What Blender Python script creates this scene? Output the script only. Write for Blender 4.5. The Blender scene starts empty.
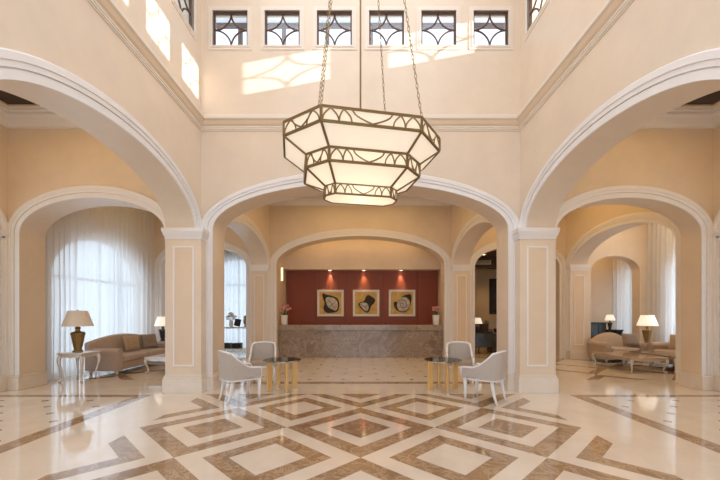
import bpy, math, random
from mathutils import Vector, Matrix
random.seed(7)
PI = math.pi
sc = bpy.context.scene
COL = sc.collection

# ------------------------------------------------------------------ camera, world, sun, large lights, exposure
cam_d = bpy.data.cameras.new('camera')
cam_d.sensor_width = 36.0
cam_d.lens = 17.5
cam_d.shift_x = -0.0007
cam_d.shift_y = 74 / 720
cam_d.clip_start = 0.05
cam = bpy.data.objects.new('camera', cam_d)
cam.location = (0, 0, 1.5)
cam.rotation_euler = (PI / 2, 0, 0)
COL.objects.link(cam)
sc.camera = cam

sc.view_settings.view_transform = 'Standard'
sc.view_settings.look = 'None'
sc.view_settings.exposure = 0.22
sc.view_settings.gamma = 1.0
sc.view_settings.use_curve_mapping = False

wd = bpy.data.worlds.new('sky')
sc.world = wd
wd.use_nodes = True
bg = wd.node_tree.nodes['Background']
bg.inputs[0].default_value = (0.76, 0.88, 1.0, 1)
bg.inputs[1].default_value = 1.5


def area(name, loc, rot, sx, sy, power, color):
    l = bpy.data.lights.new(name, 'AREA')
    l.shape = 'RECTANGLE'
    l.size = sx
    l.size_y = sy
    l.energy = power
    l.color = color
    o = bpy.data.objects.new(name, l)
    o.location = loc
    o.rotation_euler = rot
    COL.objects.link(o)
    return o


sun_l = bpy.data.lights.new('sun', 'SUN')
sun_l.energy = 9.0
sun_l.angle = math.radians(0.5)
sun_l.color = (1.0, 0.97, 0.93)
sun_o = bpy.data.objects.new('sun', sun_l)
sun_o.rotation_euler = Vector((-1, 0.36, -0.182)).to_track_quat('-Z', 'Y').to_euler()
sun_o.location = (12, -3, 9)
COL.objects.link(sun_o)

DAY = (0.79, 0.875, 1.0)
COOL = (0.68, 0.84, 1.0)
WARM = (1.0, 0.62, 0.22)
# added daylight-coloured fills: at the unseen entrance and under the hall ceiling
area('entrance_daylight', (0, -2.0, 2.3), (PI / 2, 0, 0), 5.4, 3.4, 85, DAY)
area('hall_ceiling_light', (0, 2.6, 9.1), (0, 0, 0), 5.0, 7.5, 275, DAY)
# added warm fill panels under the other ceilings, standing in for unseen lamps
for s in (-1, 1):
    area('aisle_ceiling_light', (s * 5.33, 3.2, 5.38), (0, 0, 0), 1.6, 6.0, 58, WARM)
area('crossing_ceiling_light', (0, 9.66, 5.38), (0, 0, 0), 4.0, 2.6, 62, WARM)
area('lounge_ceiling_light', (-5.3, 9.66, 5.38), (0, 0, 0), 1.8, 2.6, 20, WARM)
area('lounge_ceiling_light', (5.3, 9.66, 5.38), (0, 0, 0), 1.8, 2.6, 42, WARM)
area('salon_ceiling_light', (8.55, 9.66, 5.0), (0, 0, 0), 1.2, 2.6, 42, (1.0, .80, .55))
area('back_salon_ceiling_light', (8.55, 12.8, 4.2), (0, 0, 0), 1.2, 1.2, 10, WARM)
area('reception_ceiling_light', (0, 12.85, 4.45), (0, 0, 0), 4.6, 0.5, 14, WARM)
# daylight at the curtained windows
area('lounge_window_daylight', (-7.95, 9.75, 2.0), (0, -PI / 2, 0), 3.4, 3.6, 42, COOL)
area('salon_window_daylight', (10.4, 9.8, 2.2), (0, PI / 2, 0), 3.6, 3.8, 95, COOL)
area('back_salon_window_daylight', (10.4, 12.85, 2.2), (0, PI / 2, 0), 3.4, .9, 14, COOL)
area('far_window_daylight', (-5.0, 15.2, 2.0), (-PI / 2, 0, 0), 3.0, 3.4, 26, COOL)
for s in (-1, 1):
    area('aisle_window_daylight', (s * 7.9, 4.72, 2.2), (0, s * PI / 2, 0), 3.6, 3.4, 14, COOL)


# ------------------------------------------------------------------ materials
def new_mat(name):
    m = bpy.data.materials.new(name)
    m.use_nodes = True
    nt = m.node_tree
    b = nt.nodes['Principled BSDF']
    return m, nt, b


def plain(name, col, rough=0.5, metal=0.0, noise=0.0, scale=6.0, coat=0.0, bump=0.0, bscale=60.0):
    m, nt, b = new_mat(name)
    b.inputs['Base Color'].default_value = (*col, 1)
    b.inputs['Roughness'].default_value = rough
    b.inputs['Metallic'].default_value = metal
    if coat:
        b.inputs['Coat Weight'].default_value = coat
        b.inputs['Coat Roughness'].default_value = 0.08
    tc = nt.nodes.new('ShaderNodeTexCoord')
    if noise:
        n = nt.nodes.new('ShaderNodeTexNoise')
        n.inputs['Scale'].default_value = scale
        n.inputs['Detail'].default_value = 5
        n.inputs['Roughness'].default_value = 0.65
        nt.links.new(tc.outputs['Object'], n.inputs['Vector'])
        r = nt.nodes.new('ShaderNodeValToRGB')
        r.color_ramp.elements[0].position = 0.3
        r.color_ramp.elements[1].position = 0.7
        r.color_ramp.elements[0].color = (*[c * (1 - noise) for c in col], 1)
        r.color_ramp.elements[1].color = (*[min(1, c * (1 + noise)) for c in col], 1)
        nt.links.new(n.outputs['Fac'], r.inputs['Fac'])
        nt.links.new(r.outputs['Color'], b.inputs['Base Color'])
    if bump:
        n2 = nt.nodes.new('ShaderNodeTexNoise')
        n2.inputs['Scale'].default_value = bscale
        n2.inputs['Detail'].default_value = 3
        nt.links.new(tc.outputs['Object'], n2.inputs['Vector'])
        bp = nt.nodes.new('ShaderNodeBump')
        bp.inputs['Strength'].default_value = bump
        bp.inputs['Distance'].default_value = 0.01
        nt.links.new(n2.outputs['Fac'], bp.inputs['Height'])
        nt.links.new(bp.outputs['Normal'], b.inputs['Normal'])
    return m


def emit_mat(name, col, strength, base=None):
    m, nt, b = new_mat(name)
    b.inputs['Base Color'].default_value = (*(base or col), 1)
    b.inputs['Roughness'].default_value = 0.4
    b.inputs['Emission Color'].default_value = (*col, 1)
    b.inputs['Emission Strength'].default_value = strength
    return m


M = {}
M['plaster'] = plain('polished_plaster', (0.76, 0.625, 0.485), 0.38, noise=0.045, scale=1.6)
M['soffit'] = M['plaster']
M['trim'] = plain('painted_trim', (0.84, 0.80, 0.775), 0.32, noise=0.02, scale=3)
M['plinth'] = plain('cream_marble_base', (0.78, 0.69, 0.60), 0.16, noise=0.05, scale=4)
M['ceiling'] = plain('ceiling_paint', (0.80, 0.68, 0.52), 0.6)
M['dark_wood'] = plain('dark_wood_coffer', (0.035, 0.018, 0.012), 0.45, noise=0.2, scale=4)
M['bronze'] = plain('window_bronze', (0.11, 0.055, 0.035), 0.4, metal=0.3)
M['brass'] = plain('aged_brass', (0.30, 0.20, 0.085), 0.32, metal=0.85, noise=0.1, scale=8)
M['brass_dark'] = plain('dark_bronze_frame', (0.24, 0.165, 0.075), 0.36, metal=0.8)
M['gold'] = plain('gold_lacquer', (0.80, 0.52, 0.20), 0.2, metal=0.45, coat=0.4)
M['silver'] = plain('silver_leaf', (0.74, 0.70, 0.67), 0.28, metal=0.55, noise=0.08, scale=14)
M['white_lacquer'] = plain('white_lacquer', (0.82, 0.80, 0.79), 0.22, coat=0.4)
M['taupe'] = plain('taupe_fabric', (0.42, 0.33, 0.26), 0.85, noise=0.08, scale=30, bump=0.25, bscale=220)
M['grey_fabric'] = plain('grey_linen', (0.50, 0.44, 0.39), 0.85, noise=0.06, scale=30, bump=0.25, bscale=220)
M['sofa'] = plain('sofa_velvet', (0.50, 0.39, 0.315), 0.8, noise=0.06, scale=16, bump=0.2, bscale=160)
M['sofa_pale'] = plain('sofa_pale_velvet', (0.52, 0.39, 0.29), 0.8, noise=0.06, scale=16, bump=0.2, bscale=160)
M['cushion_beige'] = plain('beige_cushion', (0.46, 0.33, 0.22), 0.8, noise=0.12, scale=20)
M['cushion_grey'] = plain('grey_brown_cushion', (0.30, 0.235, 0.19), 0.8, noise=0.12, scale=20)
M['black'] = plain('black_lacquer', (0.012, 0.011, 0.012), 0.18, coat=0.5)
M['black_matte'] = plain('black_paint', (0.02, 0.018, 0.017), 0.55)
M['wood_dark'] = plain('dark_walnut', (0.06, 0.032, 0.02), 0.35, noise=0.2, scale=7)
M['red'] = plain('red_wall_panel', (0.27, 0.058, 0.024), 0.5, noise=0.05, scale=2)
M['white'] = plain('white_paint', (0.82, 0.79, 0.75), 0.4)
M['mat_board'] = plain('picture_mount', (0.80, 0.74, 0.64), 0.6)
M['ochre'] = plain('ochre_canvas', (0.66, 0.43, 0.14), 0.7, noise=0.25, scale=5)
M['shell_dark'] = plain('charcoal_ink', (0.025, 0.018, 0.016), 0.7)
M['shell_pale'] = plain('pale_grey_ink', (0.56, 0.50, 0.43), 0.7, noise=0.35, scale=7)
M['leaf'] = plain('orchid_leaf', (0.06, 0.13, 0.04), 0.45)
M['pink'] = plain('pink_petal', (0.70, 0.33, 0.30), 0.6)
M['white_petal'] = plain('white_petal', (0.8, 0.78, 0.76), 0.6)
M['outside'] = plain('exterior_render', (0.72, 0.70, 0.68), 0.8)
M['outside_beam'] = plain('exterior_beam', (0.16, 0.13, 0.13), 0.7)
M['stone_top'] = plain('polished_stone_top', (0.60, 0.43, 0.28), 0.06, noise=0.15, scale=6, coat=0.6)
M['tan_panel'] = plain('tan_panel', (0.74, 0.585, 0.43), 0.4, noise=0.03, scale=2)
M['cornice'] = plain('cream_cornice', (0.78, 0.68, 0.57), 0.4)


def glass_mat(name, tint=(1, 1, 1), refl=0.10):
    m = bpy.data.materials.new(name)
    m.use_nodes = True
    nt = m.node_tree
    nt.nodes.clear()
    out = nt.nodes.new('ShaderNodeOutputMaterial')
    mx = nt.nodes.new('ShaderNodeMixShader')
    mx.inputs[0].default_value = refl
    t = nt.nodes.new('ShaderNodeBsdfTransparent')
    t.inputs[0].default_value = (*tint, 1)
    g = nt.nodes.new('ShaderNodeBsdfGlossy')
    g.inputs['Roughness'].default_value = 0.02
    nt.links.new(t.outputs[0], mx.inputs[1])
    nt.links.new(g.outputs[0], mx.inputs[2])
    nt.links.new(mx.outputs[0], out.inputs[0])
    return m


M['glass'] = glass_mat('window_glass', (0.96, 0.98, 1.0), 0.06)
M['table_glass'] = glass_mat('table_glass', (0.45, 0.52, 0.50), 0.38)


def sheer(name, col, transp):
    m = bpy.data.materials.new(name)
    m.use_nodes = True
    nt = m.node_tree
    nt.nodes.clear()
    out = nt.nodes.new('ShaderNodeOutputMaterial')
    t = nt.nodes.new('ShaderNodeBsdfTransparent')
    tr = nt.nodes.new('ShaderNodeBsdfTranslucent')
    tr.inputs[0].default_value = (*col, 1)
    d = nt.nodes.new('ShaderNodeBsdfDiffuse')
    d.inputs[0].default_value = (*col, 1)
    m1 = nt.nodes.new('ShaderNodeMixShader')
    m1.inputs[0].default_value = 0.5
    nt.links.new(tr.outputs[0], m1.inputs[1])
    nt.links.new(d.outputs[0], m1.inputs[2])
    m2 = nt.nodes.new('ShaderNodeMixShader')
    m2.inputs[0].default_value = 1 - transp
    nt.links.new(t.outputs[0], m2.inputs[1])
    nt.links.new(m1.outputs[0], m2.inputs[2])
    nt.links.new(m2.outputs[0], out.inputs[0])
    return m


M['sheer'] = sheer('white_sheer', (0.88, 0.89, 0.90), 0.26)
M['canopy'] = sheer('frosted_canopy', (0.93, 0.93, 0.95), 0.3)  # eave sheet, translucent to brighten its shaded underside
M['drape'] = sheer('cream_drape', (0.84, 0.76, 0.68), 0.0)


def shade_mat(name, col, strength):
    m, nt, b = new_mat(name)
    b.inputs['Base Color'].default_value = (0.85, 0.80, 0.74, 1)
    b.inputs['Roughness'].default_value = 0.9
    b.inputs['Emission Color'].default_value = (*col, 1)
    b.inputs['Emission Strength'].default_value = strength
    return m


M['shade'] = shade_mat('unlit_lamp_shade', (1, 0.9, 0.8), 0.0)
M['shade_lit'] = shade_mat('lit_lamp_shade', (1, 0.88, 0.72), 0.55)


def lamp_glass(name, strength):
    m = bpy.data.materials.new(name)
    m.use_nodes = True
    nt = m.node_tree
    nt.nodes.clear()
    out = nt.nodes.new('ShaderNodeOutputMaterial')
    add = nt.nodes.new('ShaderNodeAddShader')
    e = nt.nodes.new('ShaderNodeEmission')
    e.inputs[0].default_value = (1.0, 0.88, 0.72, 1)
    e.inputs[1].default_value = strength
    mx = nt.nodes.new('ShaderNodeMixShader')
    mx.inputs[0].default_value = 0.45
    tr = nt.nodes.new('ShaderNodeBsdfTranslucent')
    tr.inputs[0].default_value = (0.86, 0.81, 0.73, 1)
    d = nt.nodes.new('ShaderNodeBsdfDiffuse')
    d.inputs[0].default_value = (0.82, 0.78, 0.71, 1)
    nt.links.new(tr.outputs[0], mx.inputs[1])
    nt.links.new(d.outputs[0], mx.inputs[2])
    nt.links.new(mx.outputs[0], add.inputs[0])
    nt.links.new(e.outputs[0], add.inputs[1])
    nt.links.new(add.outputs[0], out.inputs[0])
    return m


M['lamp_glass'] = lamp_glass('frosted_amber_glass', 0.17)
M['bulb'] = emit_mat('downlight_glow', (1.0, 0.80, 0.5), 6.0)
M['sconce_glow'] = emit_mat('sconce_glow', (1.0, 0.85, 0.6), 0.9)  # glow of the added strip in the reception niche


def marble(name, base, vein, scale=1.6, rough=0.12, thin=0.06):
    m, nt, b = new_mat(name)
    tc = nt.nodes.new('ShaderNodeTexCoord')
    n = nt.nodes.new('ShaderNodeTexNoise')
    n.inputs['Scale'].default_value = scale
    n.inputs['Detail'].default_value = 9
    n.inputs['Roughness'].default_value = 0.62
    n.inputs['Distortion'].default_value = 1.6
    nt.links.new(tc.outputs['Object'], n.inputs['Vector'])
    r = nt.nodes.new('ShaderNodeValToRGB')
    cr = r.color_ramp
    cr.elements[0].position = 0.30
    cr.elements[0].color = (*[c * 0.72 for c in base], 1)
    cr.elements[1].position = 0.72
    cr.elements[1].color = (*[min(1, c * 1.2) for c in base], 1)
    e = cr.elements.new(0.5)
    e.color = (*vein, 1)
    e = cr.elements.new(0.5 - thin)
    e.color = (*base, 1)
    e = cr.elements.new(0.5 + thin)
    e.color = (*base, 1)
    nt.links.new(n.outputs['Fac'], r.inputs['Fac'])
    nt.links.new(r.outputs['Color'], b.inputs['Base Color'])
    b.inputs['Roughness'].default_value = rough
    return m


M['counter'] = marble('taupe_marble', (0.30, 0.225, 0.175), (0.46, 0.37, 0.30), 2.3, 0.15, 0.03)
M['counter_top'] = marble('taupe_marble_slab', (0.33, 0.255, 0.195), (0.40, 0.32, 0.25), 2.0, 0.12, 0.05)


def floor_mat():
    m, nt, b = new_mat('inlaid_marble_floor')
    N = nt.nodes
    L = nt.links

    def val(x):
        return x

    def op(kind, a, c=None, d=None):
        n = N.new('ShaderNodeMath')
        n.operation = kind
        for i, x in enumerate((a, c, d)):
            if x is None:
                continue
            if isinstance(x, (int, float)):
                n.inputs[i].default_value = x
            else:
                L.new(x, n.inputs[i])
        return n.outputs[0]

    tc = N.new('ShaderNodeTexCoord')
    sp = N.new('ShaderNodeSeparateXYZ')
    L.new(tc.outputs['Object'], sp.inputs[0])
    X, Y = sp.outputs[0], sp.outputs[1]
    absX = op('ABSOLUTE', X)

    def gt(a, c):
        return op('GREATER_THAN', a, c)

    def lt(a, c):
        return op('LESS_THAN', a, c)

    def AND(*xs):
        r = xs[0]
        for x in xs[1:]:
            r = op('MULTIPLY', r, x)
        return r

    def OR(*xs):
        r = xs[0]
        for x in xs[1:]:
            r = op('MAXIMUM', r, x)
        return r

    def NOT(x):
        return op('SUBTRACT', 1.0, x)

    def diamonds(cy, half):
        p = op('DIVIDE', X, half)
        q = op('DIVIDE', op('SUBTRACT', Y, cy), half)
        a = op('ADD', op('MULTIPLY', op('ADD', p, q), 0.5), 0.5)
        c = op('ADD', op('MULTIPLY', op('SUBTRACT', p, q), 0.5), 0.5)
        fa, fc = op('FLOOR', a), op('FLOOR', c)
        par = op('FLOORED_MODULO', op('ADD', fa, fc), 2.0)          # 0: dark border cells, 1: light border cells
        da = op('ABSOLUTE', op('SUBTRACT', op('SUBTRACT', a, fa), 0.5))
        dc = op('ABSOLUTE', op('SUBTRACT', op('SUBTRACT', c, fc), 0.5))
        d = op('MULTIPLY', op('MAXIMUM', da, dc), 2.0)
        ring = AND(gt(d, 0.41), lt(d, 0.695))
        return par, ring, d

    par, ring, d = diamonds(4.63, 0.975)
    dark_field = op('ABSOLUTE', op('SUBTRACT', NOT(par), ring))        # XOR
    in_field = AND(lt(absX, 2.925), lt(Y, 6.57))
    f = AND(dark_field, in_field)
    # border strips of the hall
    l1 = AND(gt(absX, 3.87), lt(absX, 4.11), lt(Y, 6.50))
    l2 = AND(gt(Y, 7.52), lt(Y, 7.76), lt(absX, 3.0))
    l3 = AND(gt(Y, 6.32), lt(Y, 6.50), gt(absX, 3.87))
    # small dark lozenges
    px = op('DIVIDE', op('SUBTRACT', absX, 0.0), 0.39)
    py = op('DIVIDE', op('ADD', Y, 0.18), 0.39)
    a = op('MULTIPLY', op('ADD', px, py), 0.5)
    c = op('MULTIPLY', op('SUBTRACT', px, py), 0.5)
    ra = op('ABSOLUTE', op('SUBTRACT', a, op('ROUND', a)))
    rc = op('ABSOLUTE', op('SUBTRACT', c, op('ROUND', c)))
    dot = lt(op('MAXIMUM', ra, rc), 0.085)
    in_aisle = AND(gt(absX, 4.2), lt(Y, 6.25))
    in_cross = AND(gt(Y, 7.9), lt(absX, 3.0))
    dots = AND(dot, OR(in_aisle, in_cross))
    # lounge diamonds
    par2, ring2, d2 = diamonds(9.66, 0.975)
    lo = AND(gt(d2, 0.70), gt(Y, 7.95), gt(absX, 4.1), NOT(par2))
    dark = OR(f, l1, l2, l3, dots, lo)

    n = N.new('ShaderNodeTexNoise')
    n.inputs['Scale'].default_value = 2.2
    n.inputs['Detail'].default_value = 8
    n.inputs['Roughness'].default_value = 0.6
    n.inputs['Distortion'].default_value = 0.8
    L.new(tc.outputs['Object'], n.inputs['Vector'])
    rc_ = N.new('ShaderNodeValToRGB')
    rc_.color_ramp.elements[0].position = 0.3
    rc_.color_ramp.elements[1].position = 0.7
    rc_.color_ramp.elements[0].color = (0.70, 0.60, 0.50, 1)
    rc_.color_ramp.elements[1].color = (0.78, 0.69, 0.59, 1)
    L.new(n.outputs['Fac'], rc_.inputs['Fac'])
    n2 = N.new('ShaderNodeTexNoise')
    n2.inputs['Scale'].default_value = 4.5
    n2.inputs['Detail'].default_value = 10
    n2.inputs['Roughness'].default_value = 0.68
    n2.inputs['Distortion'].default_value = 0.7
    L.new(tc.outputs['Object'], n2.inputs['Vector'])
    rd = N.new('ShaderNodeValToRGB')
    cr = rd.color_ramp
    cr.elements[0].position = 0.28
    cr.elements[0].color = (0.225, 0.135, 0.075, 1)
    cr.elements[1].position = 0.74
    cr.elements[1].color = (0.40, 0.265, 0.16, 1)
    e = cr.elements.new(0.5)
    e.color = (0.47, 0.335, 0.22, 1)
    e = cr.elements.new(0.46)
    e.color = (0.31, 0.195, 0.11, 1)
    e = cr.elements.new(0.54)
    e.color = (0.31, 0.195, 0.11, 1)
    L.new(n2.outputs['Fac'], rd.inputs['Fac'])
    mx = N.new('ShaderNodeMix')
    mx.data_type = 'RGBA'
    L.new(dark, mx.inputs['Factor'])
    L.new(rc_.outputs['Color'], mx.inputs['A'])
    L.new(rd.outputs['Color'], mx.inputs['B'])
    L.new(mx.outputs['Result'], b.inputs['Base Color'])
    b.inputs['Roughness'].default_value = 0.07
    b.inputs['Specular IOR Level'].default_value = 1.0
    b.inputs['IOR'].default_value = 1.6
    # faint waviness of the polish
    n3 = N.new('ShaderNodeTexNoise')
    n3.inputs['Scale'].default_value = 1.1
    L.new(tc.outputs['Object'], n3.inputs['Vector'])
    bp = N.new('ShaderNodeBump')
    bp.inputs['Strength'].default_value = 0.02
    bp.inputs['Distance'].default_value = 0.02
    L.new(n3.outputs['Fac'], bp.inputs['Height'])
    L.new(bp.outputs['Normal'], b.inputs['Normal'])
    return m


M['floor'] = floor_mat()


# ------------------------------------------------------------------ mesh helpers
class MB:
    def __init__(self):
        self.v = []
        self.f = []

    def add(self, vs, fs):
        o = len(self.v)
        self.v += [tuple(x) for x in vs]
        self.f += [tuple(i + o for i in q) for q in fs]
        return self

    def box(self, x0, x1, y0, y1, z0, z1):
        vs = [(x, y, z) for z in (z0, z1) for y in (y0, y1) for x in (x0, x1)]
        return self.add(vs, [(0, 2, 3, 1), (4, 5, 7, 6), (0, 1, 5, 4), (2, 6, 7, 3), (0, 4, 6, 2), (1, 3, 7, 5)])

    def obox(self, c, sx, sy, sz, rz=0.0, rx=0.0, ry=0.0):
        R = Matrix.Rotation(rz, 3, 'Z') @ Matrix.Rotation(ry, 3, 'Y') @ Matrix.Rotation(rx, 3, 'X')
        vs = [Vector(c) + R @ Vector((x * sx / 2, y * sy / 2, z * sz / 2)) for z in (-1, 1) for y in (-1, 1) for x in (-1, 1)]
        return self.add(vs, [(0, 2, 3, 1), (4, 5, 7, 6), (0, 1, 5, 4), (2, 6, 7, 3), (0, 4, 6, 2), (1, 3, 7, 5)])

    def frustum(self, c, w0, d0, w1, d1, z0, z1):
        vs = []
        for (w, d, z) in ((w0, d0, z0), (w1, d1, z1)):
            vs += [(c[0] + x * w / 2, c[1] + y * d / 2, z) for (x, y) in ((-1, -1), (1, -1), (1, 1), (-1, 1))]
        return self.add(vs, [(3, 2, 1, 0), (4, 5, 6, 7)] + [(i, (i + 1) % 4, 4 + (i + 1) % 4, 4 + i) for i in range(4)])

    def lathe(self, prof, c=(0, 0, 0), n=32, cap=True, rot=0.0):
        vs = []
        for (r, z) in prof:
            for i in range(n):
                t = 2 * PI * i / n + rot
                vs.append((c[0] + r * math.cos(t), c[1] + r * math.sin(t), c[2] + z))
        fs = []
        for k in range(len(prof) - 1):
            for i in range(n):
                j = (i + 1) % n
                fs.append((k * n + i, k * n + j, (k + 1) * n + j, (k + 1) * n + i))
        if cap:
            fs.append(tuple(range(n - 1, -1, -1)))
            b = (len(prof) - 1) * n
            fs.append(tuple(range(b, b + n)))
        return self.add(vs, fs)

    def tube(self, pts, rad, n=8, closed=False, cap=True, squash=1.0):
        pts = [Vector(p) for p in pts]
        m = len(pts)
        if not isinstance(rad, (list, tuple)):
            rad = [rad] * m
        tang = []
        for i in range(m):
            a = pts[(i - 1) % m] if (closed or i > 0) else pts[i]
            c = pts[(i + 1) % m] if (closed or i < m - 1) else pts[i]
            tang.append((c - a).normalized())
        up = Vector((0, 0, 1)) if abs(tang[0].z) < 0.9 else Vector((1, 0, 0))
        nrm = (up - tang[0] * up.dot(tang[0])).normalized()
        vs = []
        for i in range(m):
            nrm = (nrm - tang[i] * nrm.dot(tang[i])).normalized()
            bn = tang[i].cross(nrm)
            for k in range(n):
                t = 2 * PI * k / n
                vs.append(pts[i] + (nrm * math.cos(t) * squash + bn * math.sin(t)) * rad[i])
        fs = []
        for i in range(m if closed else m - 1):
            i2 = (i + 1) % m
            for k in range(n):
                k2 = (k + 1) % n
                fs.append((i * n + k, i * n + k2, i2 * n + k2, i2 * n + k))
        if cap and not closed:
            fs.append(tuple(range(n - 1, -1, -1)))
            b = (m - 1) * n
            fs.append(tuple(range(b, b + n)))
        return self.add(vs, fs)

    def bar(self, p0, p1, w, h=None, up=(0, 0, 1)):
        """square bar between two points"""
        p0, p1 = Vector(p0), Vector(p1)
        h = h or w
        t = (p1 - p0).normalized()
        u = Vector(up)
        if abs(t.dot(u)) > 0.95:
            u = Vector((1, 0, 0))
        s = t.cross(u).normalized()
        u = s.cross(t).normalized()
        vs = []
        for p in (p0, p1):
            for (a, b) in ((-1, -1), (1, -1), (1, 1), (-1, 1)):
                vs.append(p + s * a * w / 2 + u * b * h / 2)
        return self.add(vs, [(3, 2, 1, 0), (4, 5, 6, 7)] + [(i, (i + 1) % 4, 4 + (i + 1) % 4, 4 + i) for i in range(4)])

    def prism(self, poly, fn, t0, t1):
        """poly of 2-D points extruded from t0 to t1; fn(a, b, t) gives the 3-D point"""
        n = len(poly)
        vs = [fn(a, b, t0) for (a, b) in poly] + [fn(a, b, t1) for (a, b) in poly]
        fs = [tuple(range(n - 1, -1, -1)), tuple(range(n, 2 * n))]
        fs += [(i, (i + 1) % n, n + (i + 1) % n, n + i) for i in range(n)]
        return self.add(vs, fs)

    def ball(self, c, rx, ry=None, rz=None, n=12, m=8, R=None):
        ry = ry or rx
        rz = rz or rx
        vs = []
        for j in range(m + 1):
            p = -PI / 2 + PI * j / m
            for i in range(n):
                t = 2 * PI * i / n
                q = Vector((rx * math.cos(p) * math.cos(t), ry * math.cos(p) * math.sin(t), rz * math.sin(p)))
                if R:
                    q = R @ q
                vs.append(Vector(c) + q)
        fs = []
        for j in range(m):
            for i in range(n):
                k = (i + 1) % n
                fs.append((j * n + i, j * n + k, (j + 1) * n + k, (j + 1) * n + i))
        return self.add(vs, fs)

    def build(self, name, mat, parent=None, smooth=False, bevel=0.0, seg=2, subsurf=0):
        me = bpy.data.meshes.new(name)
        me.from_pydata(self.v, [], self.f)
        me.validate()
        import bmesh
        b = bmesh.new()
        b.from_mesh(me)
        bmesh.ops.recalc_face_normals(b, faces=b.faces)
        b.to_mesh(me)
        b.free()
        me.materials.append(mat)
        if smooth:
            for p in me.polygons:
                p.use_smooth = True
        o = bpy.data.objects.new(name, me)
        COL.objects.link(o)
        if parent:
            o.parent = parent
        if bevel:
            md = o.modifiers.new('bevel', 'BEVEL')
            md.width = bevel
            md.segments = seg
            md.limit_method = 'ANGLE'
            md.angle_limit = math.radians(35)
            if smooth:
                md.harden_normals = False
        if subsurf:
            md = o.modifiers.new('sub', 'SUBSURF')
            md.levels = subsurf
            md.render_levels = subsurf
        return o


def tag(o, label, cat=None, group=None, kind=None):
    o['label'] = label
    if cat:
        o['category'] = cat
    if group:
        o['group'] = group
    if kind:
        o['kind'] = kind
    return o


def thing(name, label, cat, loc=(0, 0, 0), rotz=0.0, group=None):
    o = bpy.data.objects.new(name, None)
    o.empty_display_size = 0.1
    COL.objects.link(o)
    o.location = loc
    o.rotation_euler = (0, 0, rotz)
    return tag(o, label, cat, group)


def dup(root, loc, rotz, label, group=None):
    r = root.copy()
    COL.objects.link(r)
    r.location = loc
    r.rotation_euler = (0, 0, rotz)
    r['label'] = label
    if group:
        r['group'] = group
    for ch in list(root.children):
        c = ch.copy()
        COL.objects.link(c)
        c.parent = r
        for g in list(ch.children):
            d = g.copy()
            COL.objects.link(d)
            d.parent = c
    return r


def struct(name, mb, mat, label, cat='wall', **kw):
    o = mb.build(name, mat, **kw)
    return tag(o, label, cat, kind='structure')


_tn = [0]


def trim(mb, mat, label, cat='trim', **kw):
    _tn[0] += 1
    return struct('trim_%d' % _tn[0], mb, mat, label, cat, **kw)


# ------------------------------------------------------------------ architecture helpers
def P3(axis, u, p, z):
    return (u, p, z) if axis == 'x' else (p, u, z)


def arch_wall(mb, axis, p0, p1, u0, u1, ztop, arches=(), wins=(), zb0=0):
    """wall slab between p0 and p1; arches: (centre, half span, spring z, rise, sill z); wins: (ua, ub, za, zb)"""
    us = {u0, u1}
    for (c, a, zs, b, sill) in arches:
        for k in range(49):
            us.add(round(c - a * math.cos(PI * k / 48), 5))
    for (ua, ub, za, zb) in wins:
        us.add(ua)
        us.add(ub)
    us = sorted(us)
    us = [u for i, u in enumerate(us) if i == 0 or u - us[i - 1] > 1e-4]

    def q(a, b, c, d):
        mb.add([a, b, c, d], [(0, 1, 2, 3)])

    def arc(u, A):
        c, a, zs, b, sill = A
        return zs + b * math.sqrt(max(0.0, 1 - ((u - c) / a) ** 2))

    for ul, ur in zip(us[:-1], us[1:]):
        um = (ul + ur) / 2
        iv = [((zb0, zb0), (ztop, ztop))]
        for A in arches:
            if abs(um - A[0]) < A[1]:
                iv = [((arc(ul, A), arc(ur, A)), (ztop, ztop))]
                if A[4] > 0:
                    iv.insert(0, ((0, 0), (A[4], A[4])))
        for (ua, ub, za, zb) in wins:
            if ua < um < ub:
                new = []
                for (lo, hi) in iv:
                    if lo[0] < za and hi[0] > zb:
                        new += [(lo, (za, za)), ((zb, zb), hi)]
                    else:
                        new.append((lo, hi))
                iv = new
        for (lo, hi) in iv:
            for p in (p0, p1):
                q(P3(axis, ul, p, lo[0]), P3(axis, ur, p, lo[1]), P3(axis, ur, p, hi[1]), P3(axis, ul, p, hi[0]))
            for e in (lo, hi):
                if e[0] > 0.001:
                    q(P3(axis, ul, p0, e[0]), P3(axis, ur, p0, e[1]), P3(axis, ur, p1, e[1]), P3(axis, ul, p1, e[0]))
    for (c, a, zs, b, sill) in arches:
        for u in (c - a, c + a):
            q(P3(axis, u, p0, sill), P3(axis, u, p1, sill), P3(axis, u, p1, zs), P3(axis, u, p0, zs))
    for (ua, ub, za, zb) in wins:
        for u in (ua, ub):
            q(P3(axis, u, p0, za), P3(axis, u, p1, za), P3(axis, u, p1, zb), P3(axis, u, p0, zb))
    for u in (u0, u1):
        q(P3(axis, u, p0, zb0), P3(axis, u, p1, zb0), P3(axis, u, p1, ztop), P3(axis, u, p0, ztop))
    return mb


BAND = [(0, -.004), (0, .022), (.085, .022), (.088, .010), (.098, .010), (.101, .032), (.155, .032), (.16, .044), (.225, .044), (.24, .03), (.24, -.004)]


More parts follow.
